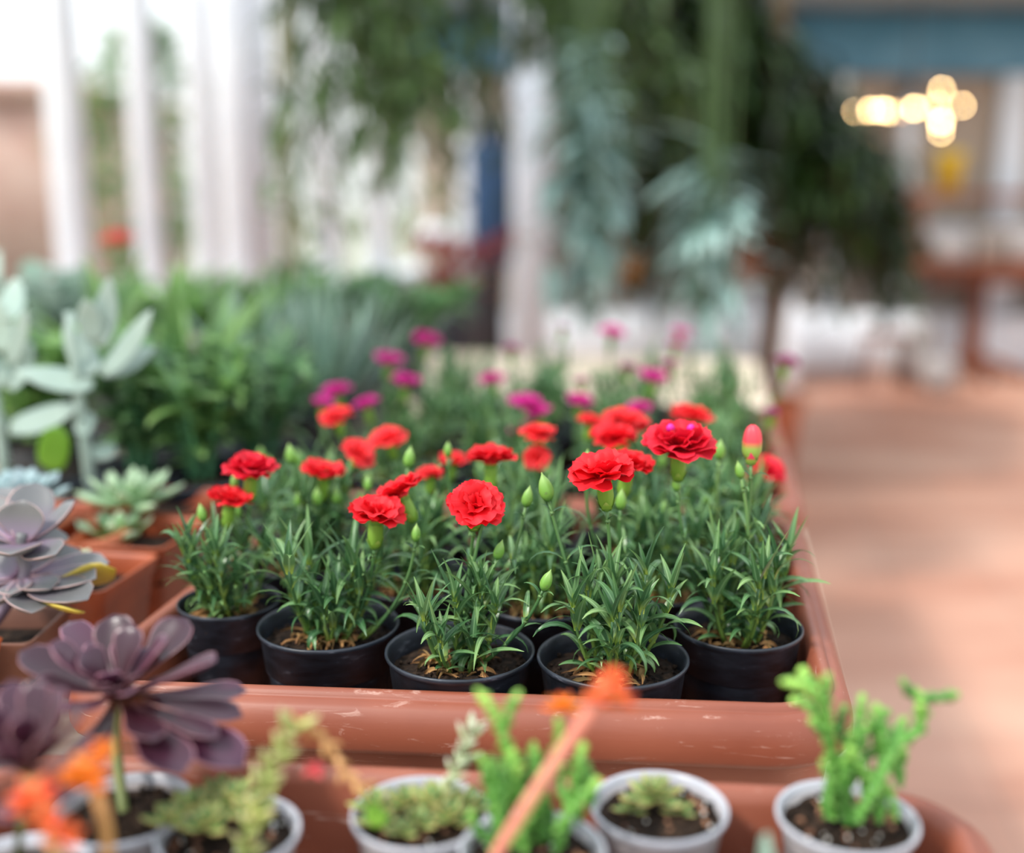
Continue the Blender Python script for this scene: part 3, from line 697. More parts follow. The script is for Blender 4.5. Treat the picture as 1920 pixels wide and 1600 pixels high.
for k in range(34):
    px = RB.uniform(540, 1440); py = RB.uniform(700, 900); Y = 1.13 + (880 - py) / 180 * .38; pt = PY(px, py, Y); pl = nearest(pt, N1, N1 + 20)
    if abs(pt.x - pl.x) < .07 and abs(pt.y - pl.y) < .09 and pt.z > .93: pl.bud(pt, Y, 20 / Y + 12)
for k in range(26):
    px = RB.uniform(420, 1400); py = RB.uniform(850, 960); Y = .86 + (960 - py) / 110 * .16; pt = PY(px, py, Y); pl = nearest(pt, 5, N1)
    if abs(pt.x - pl.x) < .06 and abs(pt.y - pl.y) < .06: pl.bud(pt, Y, 34)

# two magenta anthers on the big rose bloom
tmp = P1(0, 4); fo = [o for o in tmp.root.children if o.name.startswith('flower') and 'stem' not in o.name][0]
mb = MB()
for dx in (-.004, .006):
    lathe(mb, [(.0002, .0), (.0018, .001), (.0022, .0025), (.0012, .004), (.0002, .0045)], 10, (dx, .002, .011))
o = mb.obj('stamens', M['stamen'], fo)

# ------------------------------------------------------------------ cups of succulents in the nearest tray
CUP_Z = .785
def cup(px, py, label, name, r=.0325, rim=.873, cat='potted plant', group='succulents in pale plastic cups', seed=1, bits=True):
    c = PZ(px, py, rim); root = empty(name, (c.x, c.y, CUP_Z), label, cat, group); H = rim - CUP_Z
    k = r / .0325; mb = MB()
    prof = [(0, 0), (.0215 * k, 0), (.0225 * k, .002), (.0285 * k, H - .016), (.0290 * k, H - .0155), (.0298 * k, H - .005), (.0294 * k, H - .0046), (.0284 * k, H - .018), (.0215 * k, .003), (0, .003)]
    lathe(mb, prof, 56); mb.obj('cup', M['cup'], root)
    mb = MB(); lathe(mb, [(.0294 * k, H - .0052), (.0308 * k, H - .005), (.0322 * k, H - .0042), (.0330 * k, H - .0022), (.0329 * k, H - .0004), (.0318 * k, H), (.0308 * k, H - .0012), (.0296 * k, H - .0048)], 56); mb.obj('rim', M['cup_rim'], root)
    s = inst('soil', soil_mesh(seed + 50, .0292 * k), root, (0, 0, H - .0075))
    if bits:
        inst('perlite', bits_mesh(seed, .026 * k, 13, .0010, .0020, 'perlite'), root, (0, 0, H - .0085))
        inst('bark_chips', bits_mesh(seed + 9, .026 * k, 16, .0016, .0032, 'chip', name='bark_chips'), root, (0, 0, H - .0085))
    root['soil_z'] = H - .0065
    return root, c
def loc(root, p): return V(p) - root.location
def rattail(mb, pts, r, R, n=5):
    r = r * .84
    """succulent stem armoured with tiny overlapping scale leaves in four rows"""
    P = smooth_path(pts, 8); L = sum((P[i + 1] - P[i]).length for i in range(len(P) - 1)); rings = max(8, int(L / .0010)); out = []; acc = 0
    # resample
    seg = 0; d = 0; lens = [0]
    for i in range(len(P) - 1): lens.append(lens[-1] + (P[i + 1] - P[i]).length)
    for k in range(rings + 1):
        s = L * k / rings
        while seg < len(lens) - 2 and lens[seg + 1] < s: seg += 1
        u = (s - lens[seg]) / max(1e-9, lens[seg + 1] - lens[seg]); out.append(P[seg].lerp(P[seg + 1], min(1, u)))
    m = 12; vs = []; cs = []; rnd = R.random(); a = None
    for i, p in enumerate(out):
        d = (out[min(i + 1, rings)] - out[max(i - 1, 0)]).normalized()
        if a is None: a, b = frame_along(d)
        else: a = (a - d * a.dot(d)).normalized(); b = d.cross(a).normalized()
        t = i / rings; rr = r * (.85 + .15 * math.sin(PI * t)) * (1 if t < .9 else math.sqrt(max(.03, 1 - ((t - .9) / .1) ** 2)))
        ph = (i % 4); big = ph in (1, 2); sh = (i // 4) % 2
        for k in range(m):
            q = 2 * PI * k / m; bump = max(0, math.cos(2 * q + PI * sh)); rad = rr * (.66 + (.62 if ph == 2 else .36 if ph == 1 else .0) * bump)
            vs.append(p + (a * math.cos(q) + b * math.sin(q)) * rad); cs.append((t, rnd, bump))
    fs = grid_faces(rings + 1, m, True); fs.append(tuple(range(rings * m, rings * m + m)))
    mb.add(vs, fs, cs)
def rosette(mb, c, r, n, R, th=.12, wd=.42, shape='leaf', lo=.15, hi=1.3, curve=.15, axis=None):
    c = V(c); q = (V(axis).normalized() if axis else V((0, 0, 1))).to_track_quat('Z', 'Y')
    for k in range(n):
        t = k / n; a = k * 2.39996; e = lo + (hi - lo) * t; L = r * (1 - .55 * t)
        d = q @ V((math.cos(a) * math.cos(e), math.sin(a) * math.cos(e), math.sin(e)))
        up = q @ V((-math.cos(a) * math.sin(e), -math.sin(a) * math.sin(e), math.cos(e)))
        thick(mb, c + d * r * .06, c + d * L, L * wd, L * th, up, curve, R, n=6, m=8, shape=shape)
def spikelet(mb, pts, ll, R, step=.0035, w=.0035):
    P = smooth_path(pts, 8); tube(mb, P, .0013, 6, R.random()); acc = 0; az = 0
    for i in range(len(P) - 1):
        acc += (P[i + 1] - P[i]).length
        while acc > step:
            acc -= step; az += 2.4; d = (P[i + 1] - P[i]).normalized(); a, b = frame_along(d)
            o = (a * math.cos(az) + b * math.sin(az)) * .8 + d * .8; o.normalize()
            thick(mb, P[i], P[i] + o * ll * R.uniform(.8, 1.2), w, w * .5, d, .1, R, n=4, m=6, shape='leaf')

# cup with branching rat-tail succulent at the right
R = random.Random(3)
r5, c5 = cup(1588, 1527, 'branching bright green succulent in the pale cup at the nearest tray\'s right corner', 'potted_rat_tail_succulent', seed=3)
YY = .470
mb = MB()
def pp(L, Y): return [loc(r5, PY(x, y, Y + dy)) for (x, y, dy) in L]
br = [([(1562, 1535, .012), (1560, 1440, .006), (1552, 1360, 0), (1535, 1310, -.004), (1500, 1285, -.008), (1462, 1278, -.01)], .0042),
      ([(1545, 1330, 0), (1525, 1290, 0), (1500, 1252, .002)], .0042), ([(1550, 1345, 0), (1548, 1300, -.003), (1552, 1262, -.004)], .0038), ([(1548, 1360, 0), (1510, 1320, .006), (1480, 1312, .008)], .0034),
      ([(1590, 1545, .005), (1588, 1470, 0), (1600, 1400, 0), (1612, 1340, .004), (1618, 1300, .006)], .0042), ([(1600, 1410, 0), (1575, 1370, .006), (1585, 1320, .01)], .0034),
      ([(1605, 1540, -.012), (1640, 1480, -.012), (1668, 1420, -.008), (1690, 1390, -.004), (1722, 1368, 0), (1726, 1330, 0), (1718, 1290, 0)], .0045),
      ([(1720, 1312, 0), (1700, 1290, 0), (1690, 1272, 0)], .0034), ([(1720, 1310, 0), (1760, 1308, 0), (1800, 1302, -.003)], .0038), ([(1668, 1420, -.008), (1655, 1370, -.006), (1640, 1318, -.004)], .0042),
      ([(1660, 1410, -.006), (1690, 1360, 0), (1694, 1345, .003)], .0038), ([(1612, 1380, .004), (1640, 1360, .008), (1668, 1330, .01)], .0036), ([(1575, 1500, .01), (1612, 1440, .012), (1640, 1400, .014)], .0036),
      ([(1640, 1480, -.01), (1610, 1430, -.012), (1590, 1400, -.014)], .0034), ([(1560, 1440, .006), (1585, 1415, .0), (1600, 1372, -.006)], .0032), ([(1722, 1352, 0), (1735, 1338, -.002), (1722, 1320, -.006)], .003), ([(1640, 1450, 0), (1665, 1440, .01), (1690, 1410, .012)], .0032),
      ([(1590, 1500, 0), (1560, 1470, -.008), (1556, 1440, -.01)], .003), ([(1626, 1500, .004), (1620, 1470, .01), (1632, 1440, .014)], .0034), ([(1552, 1380, 0), (1530, 1362, -.004), (1520, 1345, -.004)], .0032)]
for k in range(16):
    x = R.uniform(1545, 1690); y = R.uniform(1370, 1520); d = R.uniform(-.012, .016); br.append(([(x, y + 34, d), (x + R.uniform(-10, 10), y, d), (x + R.uniform(-34, 34), y - 36, d)], .0030))
for L, rr in br: rattail(mb, pp(L, YY), rr, R)
mb.obj('stems', M['rat_tail'], r5)

# cup with small rosette
R = random.Random(5)
r4, c4 = cup(1236, 1508, 'small green rosette with reddish tips alone in a pale cup', 'potted_rosette_succulent', seed=5)
mb = MB(); z = r4['soil_z']
for (x, y, s, n, q) in ((-.002, .003, .017, 22, .009), (-.013, .002, .010, 11, .003), (.010, .000, .010, 10, .003)): rosette(mb, (x, y, z + q), s, n, R, th=.2, wd=.5, lo=0)
mb.obj('leaves', M['green_ros'], r4)

# cup with a low cluster and a pale spike
R = random.Random(6)
r2, c2 = cup(788, 1520, 'pale cup with a low green rosette cluster and one whitish leafy spike', 'potted_rosette_succulent', seed=6)
mb = MB(); z = r2['soil_z']
for (x, y, s, n) in ((-.022, .004, .014, 14), (-.008, .006, .015, 16), (.006, .006, .018, 18), (.015, -.006, .016, 16), (.0, -.010, .013, 12), (-.018, -.010, .012, 12), (.024, .006, .014, 12), (-.006, -.018, .010, 10)): rosette(mb, (x, y, z + .006), s, n, R, th=.22, wd=.5)
mb.obj('leaves', M['green_ros'], r2)
mb = MB(); spikelet(mb, [loc(r2, PY(835, 1500, .49)), loc(r2, PY(858, 1440, .492)), loc(r2, PY(876, 1400, .494)), loc(r2, PY(890, 1352, .495))], .010, R, .0022, .0045); mb.obj('flower_spike', M['white_spike'], r2)
mb = MB(); thick(mb, loc(r2, PY(690, 1512, .46)), loc(r2, PY(720, 1548, .455)), .010, .003, V((0, -.5, 1)), .1, R, shape='round'); mb.obj('leaf', M['lime_leaf'], r2)

# cup with a bushy green succulent, one orange bloom
R = random.Random(7)
r3, c3 = cup(998, 1590, 'bushy green succulent with one yellow-orange bloom, its cup cut by the lower picture edge', 'potted_rat_tail_succulent', seed=7)
mb = MB(); YY = .455
def pq(L, Y): return [loc(r3, PY(x, y, Y + dy)) for (x, y, dy) in L]
br = [([(985, 1600, 0), (975, 1500, 0), (955, 1420, 0), (935, 1355, 0), (915, 1320, 0), (892, 1292, 0)], .0040), ([(945, 1375, 0), (955, 1335, 0), (975, 1295, 0)], .0036), ([(1010, 1600, .01), (1015, 1500, .01), (1035, 1430, .008), (1050, 1385, .006), (1046, 1345, .004)], .0038),
      ([(1040, 1600, 0), (1070, 1520, 0), (1082, 1450, 0), (1095, 1390, 0)], .0040), ([(1020, 1500, 0), (1000, 1440, .004), (1000, 1390, .008)], .0038), ([(960, 1600, .01), (930, 1520, .01), (912, 1460, .01), (905, 1430, .012)], .0038), ([(930, 1520, .01), (955, 1470, .0), (975, 1430, -.004)], .0036),
      ([(1070, 1520, 0), (1050, 1470, .01), (1060, 1430, .014)], .0036), ([(1040, 1560, -.01), (1090, 1500, -.01), (1125, 1460, -.008)], .0034), ([(960, 1590, -.01), (1000, 1520, -.012), (1020, 1470, -.014)], .0036), ([(940, 1590, 0), (900, 1560, 0), (880, 1520, 0)], .0034)]
for k in range(22):
    x = R.uniform(905, 1110); y = R.uniform(1450, 1590); d = R.uniform(-.018, .018); br.append(([(x, y + 50, d), (x + R.uniform(-14, 14), y, d), (x + R.uniform(-32, 32), y - 48, d)], .0032))
for L, rr in br: rattail(mb, pq(L, YY), rr, R)
mb.obj('stems', M['rat_tail'], r3)
mb = MB(); fp = loc(r3, PY(1056, 1305, .452))
rosette(mb, fp - V((0, 0, .006)), .011, 16, R, th=.1, wd=.4, lo=.1, hi=1.3); mb.obj('flower', M['yellow_orange'], r3)

# cup with low sedum, leafy spike and arching stalk
R = random.Random(8)
r1, c1 = cup(428, 1555, 'pale cup left of the middle with a small rosette cluster and a yellowish leafy spike', 'potted_rosette_succulent', seed=8)
mb = MB(); z = r1['soil_z']
for (x, y, s, n) in ((-.018, .008, .017, 16), (.0, .014, .018, 18), (.010, .004, .016, 16), (-.008, -.006, .016, 16), (-.026, -.002, .014, 12), (-.01, .022, .014, 12)): rosette(mb, (x, y, z + .012), s, n, R, th=.2, wd=.5)
mb.obj('leaves', M['green_ros'], r1)
mb = MB(); spikelet(mb, [loc(r1, PY(x, y, .445)) for x, y in ((455, 1610), (480, 1530), (505, 1450), (530, 1400), (552, 1350))], .012, R, .0024, .006); mb.obj('leafy_spike', M['spike'], r1)
mb = MB(); spikelet(mb, [loc(r1, PY(x, y, .45)) for x, y in ((552, 1350), (590, 1372), (622, 1405), (650, 1455), (690, 1488))], .007, R, .0032, .004); mb.obj('arching_stalk', M['amber_stalk'], r1)
mb = MB()
for (x, y, s) in ((588, 1441, .0052), (548, 1355, .0048)): 
    rosette(mb, loc(r1, PY(x, y, .45)), s * 1.3, 10, R, th=.5, wd=.7, lo=-.6, hi=1.4)
mb.obj('pink_bud', M['pink_bud'], r1)

# pale cup with the big dark rosette on a stem
R = random.Random(9)
r0, c0 = cup(232, 1512, 'dark purple rosette succulent with long spoon-shaped leaves on a thin stem in a pale cup', 'potted_dark_rosette', seed=9, bits=False)
YA = .525; ctr = PY(222, 1302, YA)
mb = MB(); tube(mb, smooth_path([V((.0, 0, r0['soil_z'] - .004)), loc(r0, PY(222, 1440, .505)), loc(r0, PY(216, 1370, .515)), loc(r0, ctr)], 5), .0026, 8); mb.obj('stem', M['olive_stem'], r0)
mb = MB()
AE = [ # tip px, depth offset, width m, base offset px
    (128, 1166, .05, .019), (212, 1152, .03, .025), (252, 1172, .015, .020), (352, 1160, .035, .028), (315, 1195, .0, .020), (405, 1240, -.015, .027), (464, 1296, .01, .020),
    (456, 1345, -.012, .018), (455, 1440, -.035, .032), (340, 1455, -.062, .028), (36, 1222, .01, .024), (92, 1208, -.01, .022), (150, 1222, .0, .022), (198, 1262, -.010, .014), (205, 1296, -.030, .014),
    (120, 1335, -.05, .022), (262, 1262, -.012, .013), (150, 1425, -.062, .024), (240, 1200, .025, .018), (372, 1322, .03, .016), (180, 1200, .03, .020), (285, 1215, .02, .016), (225, 1270, -.005, .012), (180, 1285, -.02, .013), (245, 1300, -.03, .012), (300, 1280, .0, .014), (70, 1275, -.02, .016), (410, 1385, -.03, .018), (290, 1390, -.05, .022)]
for (x, y, dy, w) in AE:
    tip = loc(r0, PY(x, y, YA + dy)); b = loc(r0, ctr) + (tip - loc(r0, ctr)) * .08
    cd = (tip - loc(r0, ctr)); L = cd.length; hor = V((cd.x, cd.y, 0)); 
    up = V((0, 0, 1)) - cd.normalized() * cd.normalized().z
    up = (up.normalized() - hor.normalized() * .1 + V((R.uniform(-.35, .35), -.15 + R.uniform(-.2, .2), 0)))
    thick(mb, b, tip, w, .0026, up, R.uniform(-.02, .14), R, n=12, m=14, shape='spat', cup=.30)
mb.obj('leaves', M['aeonium'], r0)

# second dark rosette, nearer and left
R = random.Random(10)
rk, ck = cup(20, 1640, 'second dark purple succulent at the left picture edge, in front of the big one', 'potted_dark_rosette', seed=10, bits=False)
YA = .44; ctr = PY(50, 1450, YA); mb = MB(); tube(mb, [V((0, 0, rk['soil_z'] - .004)), loc(rk, ctr)], .0024, 8); mb.obj('stem', M['olive_stem'], rk)
mb = MB()
for (x, y, dy, w) in [(20, 1275, .03, .018), (70, 1270, .02, .016), (120, 1290, .01, .017), (160, 1325, .0, .016), (175, 1390, -.01, .014), (-30, 1330, .0, .018), (0, 1400, -.03, .015), (95, 1375, -.03, .016), (40, 1340, -.01, .014), (-60, 1400, .01, .018), (130, 1500, -.03, .018), (20, 1540, -.04, .018)]:
    tip = loc(rk, PY(x, y, YA + dy)); c_ = loc(rk, ctr); d = (tip - c_); up = (V((0, 0, 1)) - d.normalized() * d.normalized().z).normalized() + V((0, -.3, .1))
    thick(mb, c_ + d * .06, tip, w, .0026, up, .08, R, n=10, m=12, shape='spat', cup=.2)
mb.obj('leaves', M['aeonium'], rk)

# nearest blurred flower stalks
def bloom_stalk(pts, Y, blooms, label, name, smat, bmat, seed, rad=.0022, pot=None):
    R = random.Random(seed); foot = PY(pts[0][0], pts[0][1], Y); px0 = PZ(pot[0], pot[1], .868) if pot else foot
    root = empty(name, (px0.x, px0.y, CUP_Z), label, 'potted plant', 'succulents in pale plastic cups')
    mb = MB(); H = .868 - CUP_Z
    lathe(mb, [(0, 0), (.0215, 0), (.0285, H - .016), (.0296, H - .006), (.0322, H - .0042), (.0330, H - .002), (.0312, H), (.0290, H - .003), (.0278, H - .018), (0, .003)], 48); mb.obj('cup', M['cup'], root)
    inst('soil', soil_mesh(seed, .0279), root, (0, 0, H - .012))
    mb = MB(); rosette(mb, (0, 0, H - .008), .03, 22, R, th=.15, wd=.45); mb.obj('leaves', M['green_ros'], root)
    P = [V((0, 0, H - .012))] + [V(PY(x, y, Y)) - root.location for x, y in pts]
    mb = MB(); tube(mb, smooth_path(P, 6), rad, 8); mb.obj('flower_stalk', M[smat], root)
    for (x, y, s, dy) in blooms:
        mb = MB(); c = V(PY(x, y, Y + dy)) - root.location; rosette(mb, c - V((0, 0, s * .5)), s, 12, R, th=.35, wd=.55, lo=-.2, hi=1.4, shape='leaf'); mb.obj('flower', M[bmat], root)
    return root
bloom_stalk([(925, 1620), (975, 1530), (1040, 1430), (1100, 1345), (1142, 1285)], .425, [(1142, 1272, .010, 0), (1165, 1296, .008, .004), (1118, 1292, .007, -.003), (1150, 1252, .007, .003)],
            'pink flower stalk with coral buds leaning right in front of the bushy green succulent', 'potted_flowering_echeveria', 'pink_stalk', 'orange_bud', 21, .0030, (900, 1700))
bloom_stalk([(120, 1700), (100, 1580), (75, 1500), (60, 1465)], .385, [(62, 1462, .011, 0), (75, 1490, .009, .004), (120, 1545, .010, .0), (90, 1520, .008, -.003), (40, 1500, .007, 0)],
            'very blurred coral flower stalk in the lower left corner, nearest the viewer', 'potted_flowering_echeveria', 'amber_stalk', 'orange_bud', 22, .0024, (120, 1760))
bloom_stalk([(215, 1700), (200, 1560), (180, 1480), (160, 1420)], .40, [(160, 1415, .011, 0), (150, 1440, .009, .003), (175, 1450, .008, 0), (190, 1390, .007, .002)],
            'very blurred golden orange flower stalk in front of the big dark rosette', 'potted_flowering_echeveria', 'amber_stalk', 'yellow_orange', 23, .0024, (330, 1790))

# dusty green leaf tip that enters at the lower edge
R = random.Random(12)
root = empty('potted_jade_plant', (PZ(1430, 1760, .86).x, PZ(1430, 1760, .86).y, CUP_Z), 'dusty green leaf tip of a succulent at the lower edge, right of the rosette cup', 'potted plant', 'succulents in pale plastic cups')
mb = MB(); lathe(mb, [(0, 0), (.0215, 0), (.0285, .066), (.0322, .080), (.0312, .084), (.0278, .066), (0, .003)], 40); mb.obj('cup', M['cup'], root)
mb = MB(); tp = loc(root, PY(1440, 1562, .405)); b_ = V((0, 0, .06)); thick(mb, b_, tp, .028, .004, V((0, -.4, 1)), .05, R, shape='spat'); 
thick(mb, b_, b_ + V((.025, -.01, .02)), .016, .004, V((0, 0, 1)), .1, R, shape='spat'); thick(mb, b_, b_ + V((-.025, .0, .02)), .016, .004, V((0, 0, 1)), .1, R, shape='spat')
mb.obj('leaves', M['grey_leaf'], root)
inst('soil', soil_mesh(99, .0279), root, (0, 0, .066))

# ------------------------------------------------------------------ square pots and rosettes at the left
def square_pot(x, y, w, h, z0, name, label, mat='square_pot', rot=-HEAD, soil=True):
    root = empty(name, (x, y, z0), label, 'potted plant', 'succulents in square plastic pots', rz=rot)
    mb = MB(); prof = [(.34, 0), (.345, .002), (.455, h - .014), (.47, h - .013), (.49, h - .002), (.5, h), (.47, h), (.455, h - .003), (.42, h - .030), (.33, .004)]
    vs = []; n = 0
    for r, z in prof:
        L = rr_loop(2 * r * w, 2 * r * w, .08 * w, 0, 4); n = len(L)
        for (u, v) in L: vs.append((u - r * w, v - r * w, z))
    fs = grid_faces(len(prof), n, True); fs.append(tuple(range(n))[::-1]); fs.append(tuple(range((len(prof) - 1) * n, len(prof) * n)))
    mb.add(vs, fs); mb.obj('pot', M[mat], root)
    if soil:
        mb = MB(); box(mb, -.425 * w, .425 * w, -.425 * w, .425 * w, h - .04, h - .016, bev=.004); mb.obj('soil', M['soil'], root)
    return root
R = random.Random(15)
# stemmed lilac rosette
rl = square_pot(-.376, .775, .078, .088, .762, 'potted_lilac_rosette', 'stemmed lilac-grey rosette with broad leaves and one yellowed leaf, in a brown pot', 'brown_pot')
rl.rotation_euler = (0, 0, 0)
YL = .775
def ll(x, y, Y): return loc(rl, PY(x, y, Y))
mb = MB(); tube(mb, smooth_path([V((-.018, 0, .07)), ll(42, 1090, YL), ll(40, 1040, YL), ll(42, 1000, YL)], 5), .0042, 10); mb.obj('stem', M['lilac'], rl)
mb = MB()
for (bx, by, x, y, dy, w, up) in [(45, 1015, 45, 938, .005, .040, (0, -1, .1)), (50, 1015, 140, 938, .02, .022, (-.5, -.6, .7)), (50, 1018, 125, 1002, .03, .022, (0, -.3, 1)), (40, 1015, -40, 940, .02, .03, (.3, -.7, .7)), (45, 1020, -60, 1020, .0, .03, (0, -.3, 1)),
    (42, 1022, 20, 1040, -.045, .034, (0, -.1, 1)), (50, 1022, 105, 1040, -.035, .03, (0, -.2, 1)), (40, 1012, 70, 905, .04, .034, (0, -.8, .4)), (30, 1012, 0, 915, .035, .03, (.1, -.8, .4)),
    (50, 1085, 205, 1055, .01, .034, (-.1, -.5, 1)), (50, 1088, 180, 1085, -.02, .032, (0, -.3, 1)), (48, 1090, 165, 1125, -.045, .034, (0, -.1, 1)), (45, 1088, 60, 1150, -.05, .034, (0, 0, 1)), (35, 1088, -20, 1135, -.04, .034, (0, 0, 1)),
    (35, 1085, -70, 1080, .0, .034, (0, -.2, 1)), (50, 1080, 150, 1030, .035, .034, (0, -.5, 1)), (45, 1085, 95, 1105, -.03, .026, (0, -.3, 1)), (40, 1085, 20, 1115, -.035, .024, (0, -.3, 1)), (45, 1080, 80, 1045, .03, .03, (0, -.5, 1)), (45, 1085, 125, 1065, .01, .028, (0, -.4, 1)), (30, 1080, -30, 1050, .02, .03, (0, -.5, 1))]:
    thick(mb, ll(bx, by, YL), ll(x, y, YL + dy), w * R.uniform(.9, 1.1), .0042, V(up) + V((R.uniform(-.3, .3), 0, 0)), R.uniform(.05, .2), R, n=10, m=14, shape='spatw', cup=.32)
mb.obj('leaves', M['lilac'], rl)
mb = MB(); thick(mb, ll(60, 1100, YL), ll(218, 1068, YL + .0), .034, .0035, V((.3, .6, .6)), .1, R, n=10, m=12); thick(mb, ll(50, 1100, YL), ll(150, 1148, YL - .05), .026, .0035, V((0, .5, .7)), .1, R, n=10, m=12); mb.obj('yellowed_leaves', M['lilac_yellow'], rl)

r_ = square_pot(-.352, .866, .096, .098, .762, 'potted_mint_rosette', 'small mint green rosette in the orange-brown square pot behind the lilac rosette')
mb = MB(); rosette(mb, (-.022, .010, .085), .040, 22, R, th=.12, wd=.5, lo=.3, shape='spat'); rosette(mb, (-.002, -.015, .085), .028, 14, R, th=.12, wd=.45, lo=.4); mb.obj('leaves', M['mint_ros'], r_)
r_ = square_pot(-.338, .972, .096, .098, .762, 'potted_mint_rosette', 'light green open rosette in the farther orange-brown square pot beside the tray edge')
mb = MB(); rosette(mb, (-.024, .010, .085), .046, 14, R, th=.1, wd=.42, lo=.35, shape='spat'); mb.obj('leaves', M['mint_ros'], r_)
r_ = square_pot(-.405, .685, .10, .098, .762, 'square_plant_pot', 'orange square pot, only soil seen, at the left picture edge')
r_ = square_pot(-.345, 1.075, .096, .098, .762, 'potted_pale_rosette', 'pale green pointed rosette in a square pot in front of the big black pot')
mb = MB(); rosette(mb, loc(r_, PZ(268, 945, .872)), .060, 20, R, th=.14, wd=.36, lo=.15, shape='leaf'); mb.obj('leaves', M['pale_ros'], r_)
r_ = square_pot(-.455, 1.03, .096, .098, .762, 'potted_blue_rosette', 'blue-grey rosette with cupped leaves behind the lilac one')
mb = MB(); rosette(mb, loc(r_, PZ(55, 950, .885)), .060, 26, R, th=.14, wd=.5, lo=.2, shape='spat'); mb.obj('leaves', M['blue_ros'], r_)
mb = MB(); lathe(mb, [(0, 0), (.036, 0), (.044, .075), (.050, .077), (.052, .098), (.046, .098), (.042, .07), (0, .06)], 48, (-.40, .965 + .01, .762)); 
tag(mb.obj('terracotta_pot', M['terra_pot'], origin=(-.40, .975, .762)), 'round salmon terracotta pot behind the mint green rosette', 'plant pot')

# ------------------------------------------------------------------ plants on the left part of the table
def round_pot(root, r, h, mat='black_pot', soil=True):
    mb = MB(); lathe(mb, [(0, 0), (.72 * r, 0), (.74 * r, .002), (.9 * r, h * .8), (.95 * r, h * .82), (r, h - .003), (.985 * r, h), (.94 * r, h - .002), (.9 * r, h * .8), (0, h * .78)], 40); mb.obj('pot', M[mat], root)
    mb = MB(); lathe(mb, [(.92 * r, h * .86), (.5 * r, h * .88), (0.001, h * .89)], 24); mb.obj('soil', M['soil'], root)
TZ = .762
GL = 'assorted potted plants on the left of the table'
def paddle_plant(px, py, h, seed, label, leaves, zs=.86, mat='silver_leaf', Y=None, ls=.055):
    R = random.Random(seed); c = PZ(px, py, zs); root = empty('potted_paddle_plant', (c.x, c.y, TZ), label, 'potted plant', GL)
    round_pot(root, .050, .10)
    mb = MB(); top = V((R.uniform(-.01, .01), 0, .09 + h)); P = bez(V((0, 0, .08)), V((R.uniform(-.008, .008), 0, .09 + h * .5)), top, 8); tube(mb, P, [.0068 - .0025 * i / 8 for i in range(9)], 10); mb.obj('stem', M[mat], root)
    mb = MB()
    for (x, y, bx, by, dy, w) in leaves:
        thick(mb, loc(root, PY(bx, by, c.y)), loc(root, PY(x, y, c.y + dy)), w, .004, V((0, -.75, .6)), .12, R, n=10, m=12, shape='leaf', cup=.1)
    mb.obj('leaves', M[mat], root); return root, c
rp, cp = paddle_plant(173, 915, .19, 31, 'tall silver-green paddle-leaved plant on a straight pale stem, behind the pale rosettes',
    [(285, 580, 195, 700, -.02, .030), (30, 695, 175, 720, -.02, .030), (205, 520, 185, 650, .0, .030), (290, 650, 190, 700, .03, .03), (160, 560, 178, 640, -.01, .03), (140, 790, 175, 800, .0, .03), (120, 610, 178, 700, .03, .03), (210, 830, 180, 860, .03, .03)])
mb = MB(); thick(mb, loc(rp, PY(110, 800, cp.y - .03)), loc(rp, PY(95, 885, cp.y - .03)), .034, .003, V((0, -1, .1)), .0, R, shape='round'); mb.obj('lime_leaf', M['lime_leaf'], rp)
paddle_plant(14, 905, .19, 32, 'silver paddle-leaved plant at the left picture edge, its broad leaf reaching right',
    [(150, 760, 20, 800, -.03, .034), (-60, 640, 10, 720, 0, .03), (60, 640, 15, 730, .02, .03), (-10, 560, 12, 660, 0, .03), (50, 580, 15, 680, -.02, .028), (-80, 780, 10, 800, 0, .03), (30, 520, 15, 600, .03, .03)])
def strap_plant(px, py, zs, n, L, w, mat, seed, label, name, elev=(.9, 1.5), bend=(.1, .8), pot=.07, thickn=None, group=GL, potmat='black_pot', lenvar=.35):
    R = random.Random(seed); c = PZ(px, py, zs); root = empty(name, (c.x, c.y, TZ), label, 'potted plant', group); round_pot(root, pot, .10, potmat)
    mb = MB()
    for k in range(n):
        a = k * 2.39996 + R.uniform(-.3, .3); r0 = pot * .45 * math.sqrt(k / n); e = elev[1] - (elev[1] - elev[0]) * (k / n) + R.uniform(-.1, .1); l = L * R.uniform(1 - lenvar, 1.05)
        b = V((r0 * math.cos(a), r0 * math.sin(a), .085))
        if thickn:
            d = V((math.cos(a) * math.cos(e), math.sin(a) * math.cos(e), math.sin(e))); thick(mb, b, b + d * l, w, thickn, V((-math.cos(a) * math.sin(e), -math.sin(a) * math.sin(e), math.cos(e))), R.uniform(.0, .12), R, n=8, m=8, shape='spike', cup=.2)
        else: strap(mb, b, a, e, l, w, R.uniform(*bend), R, n=8, fold=.25, wpow=2.5)
    mb.obj('leaves', M[mat], root); return root
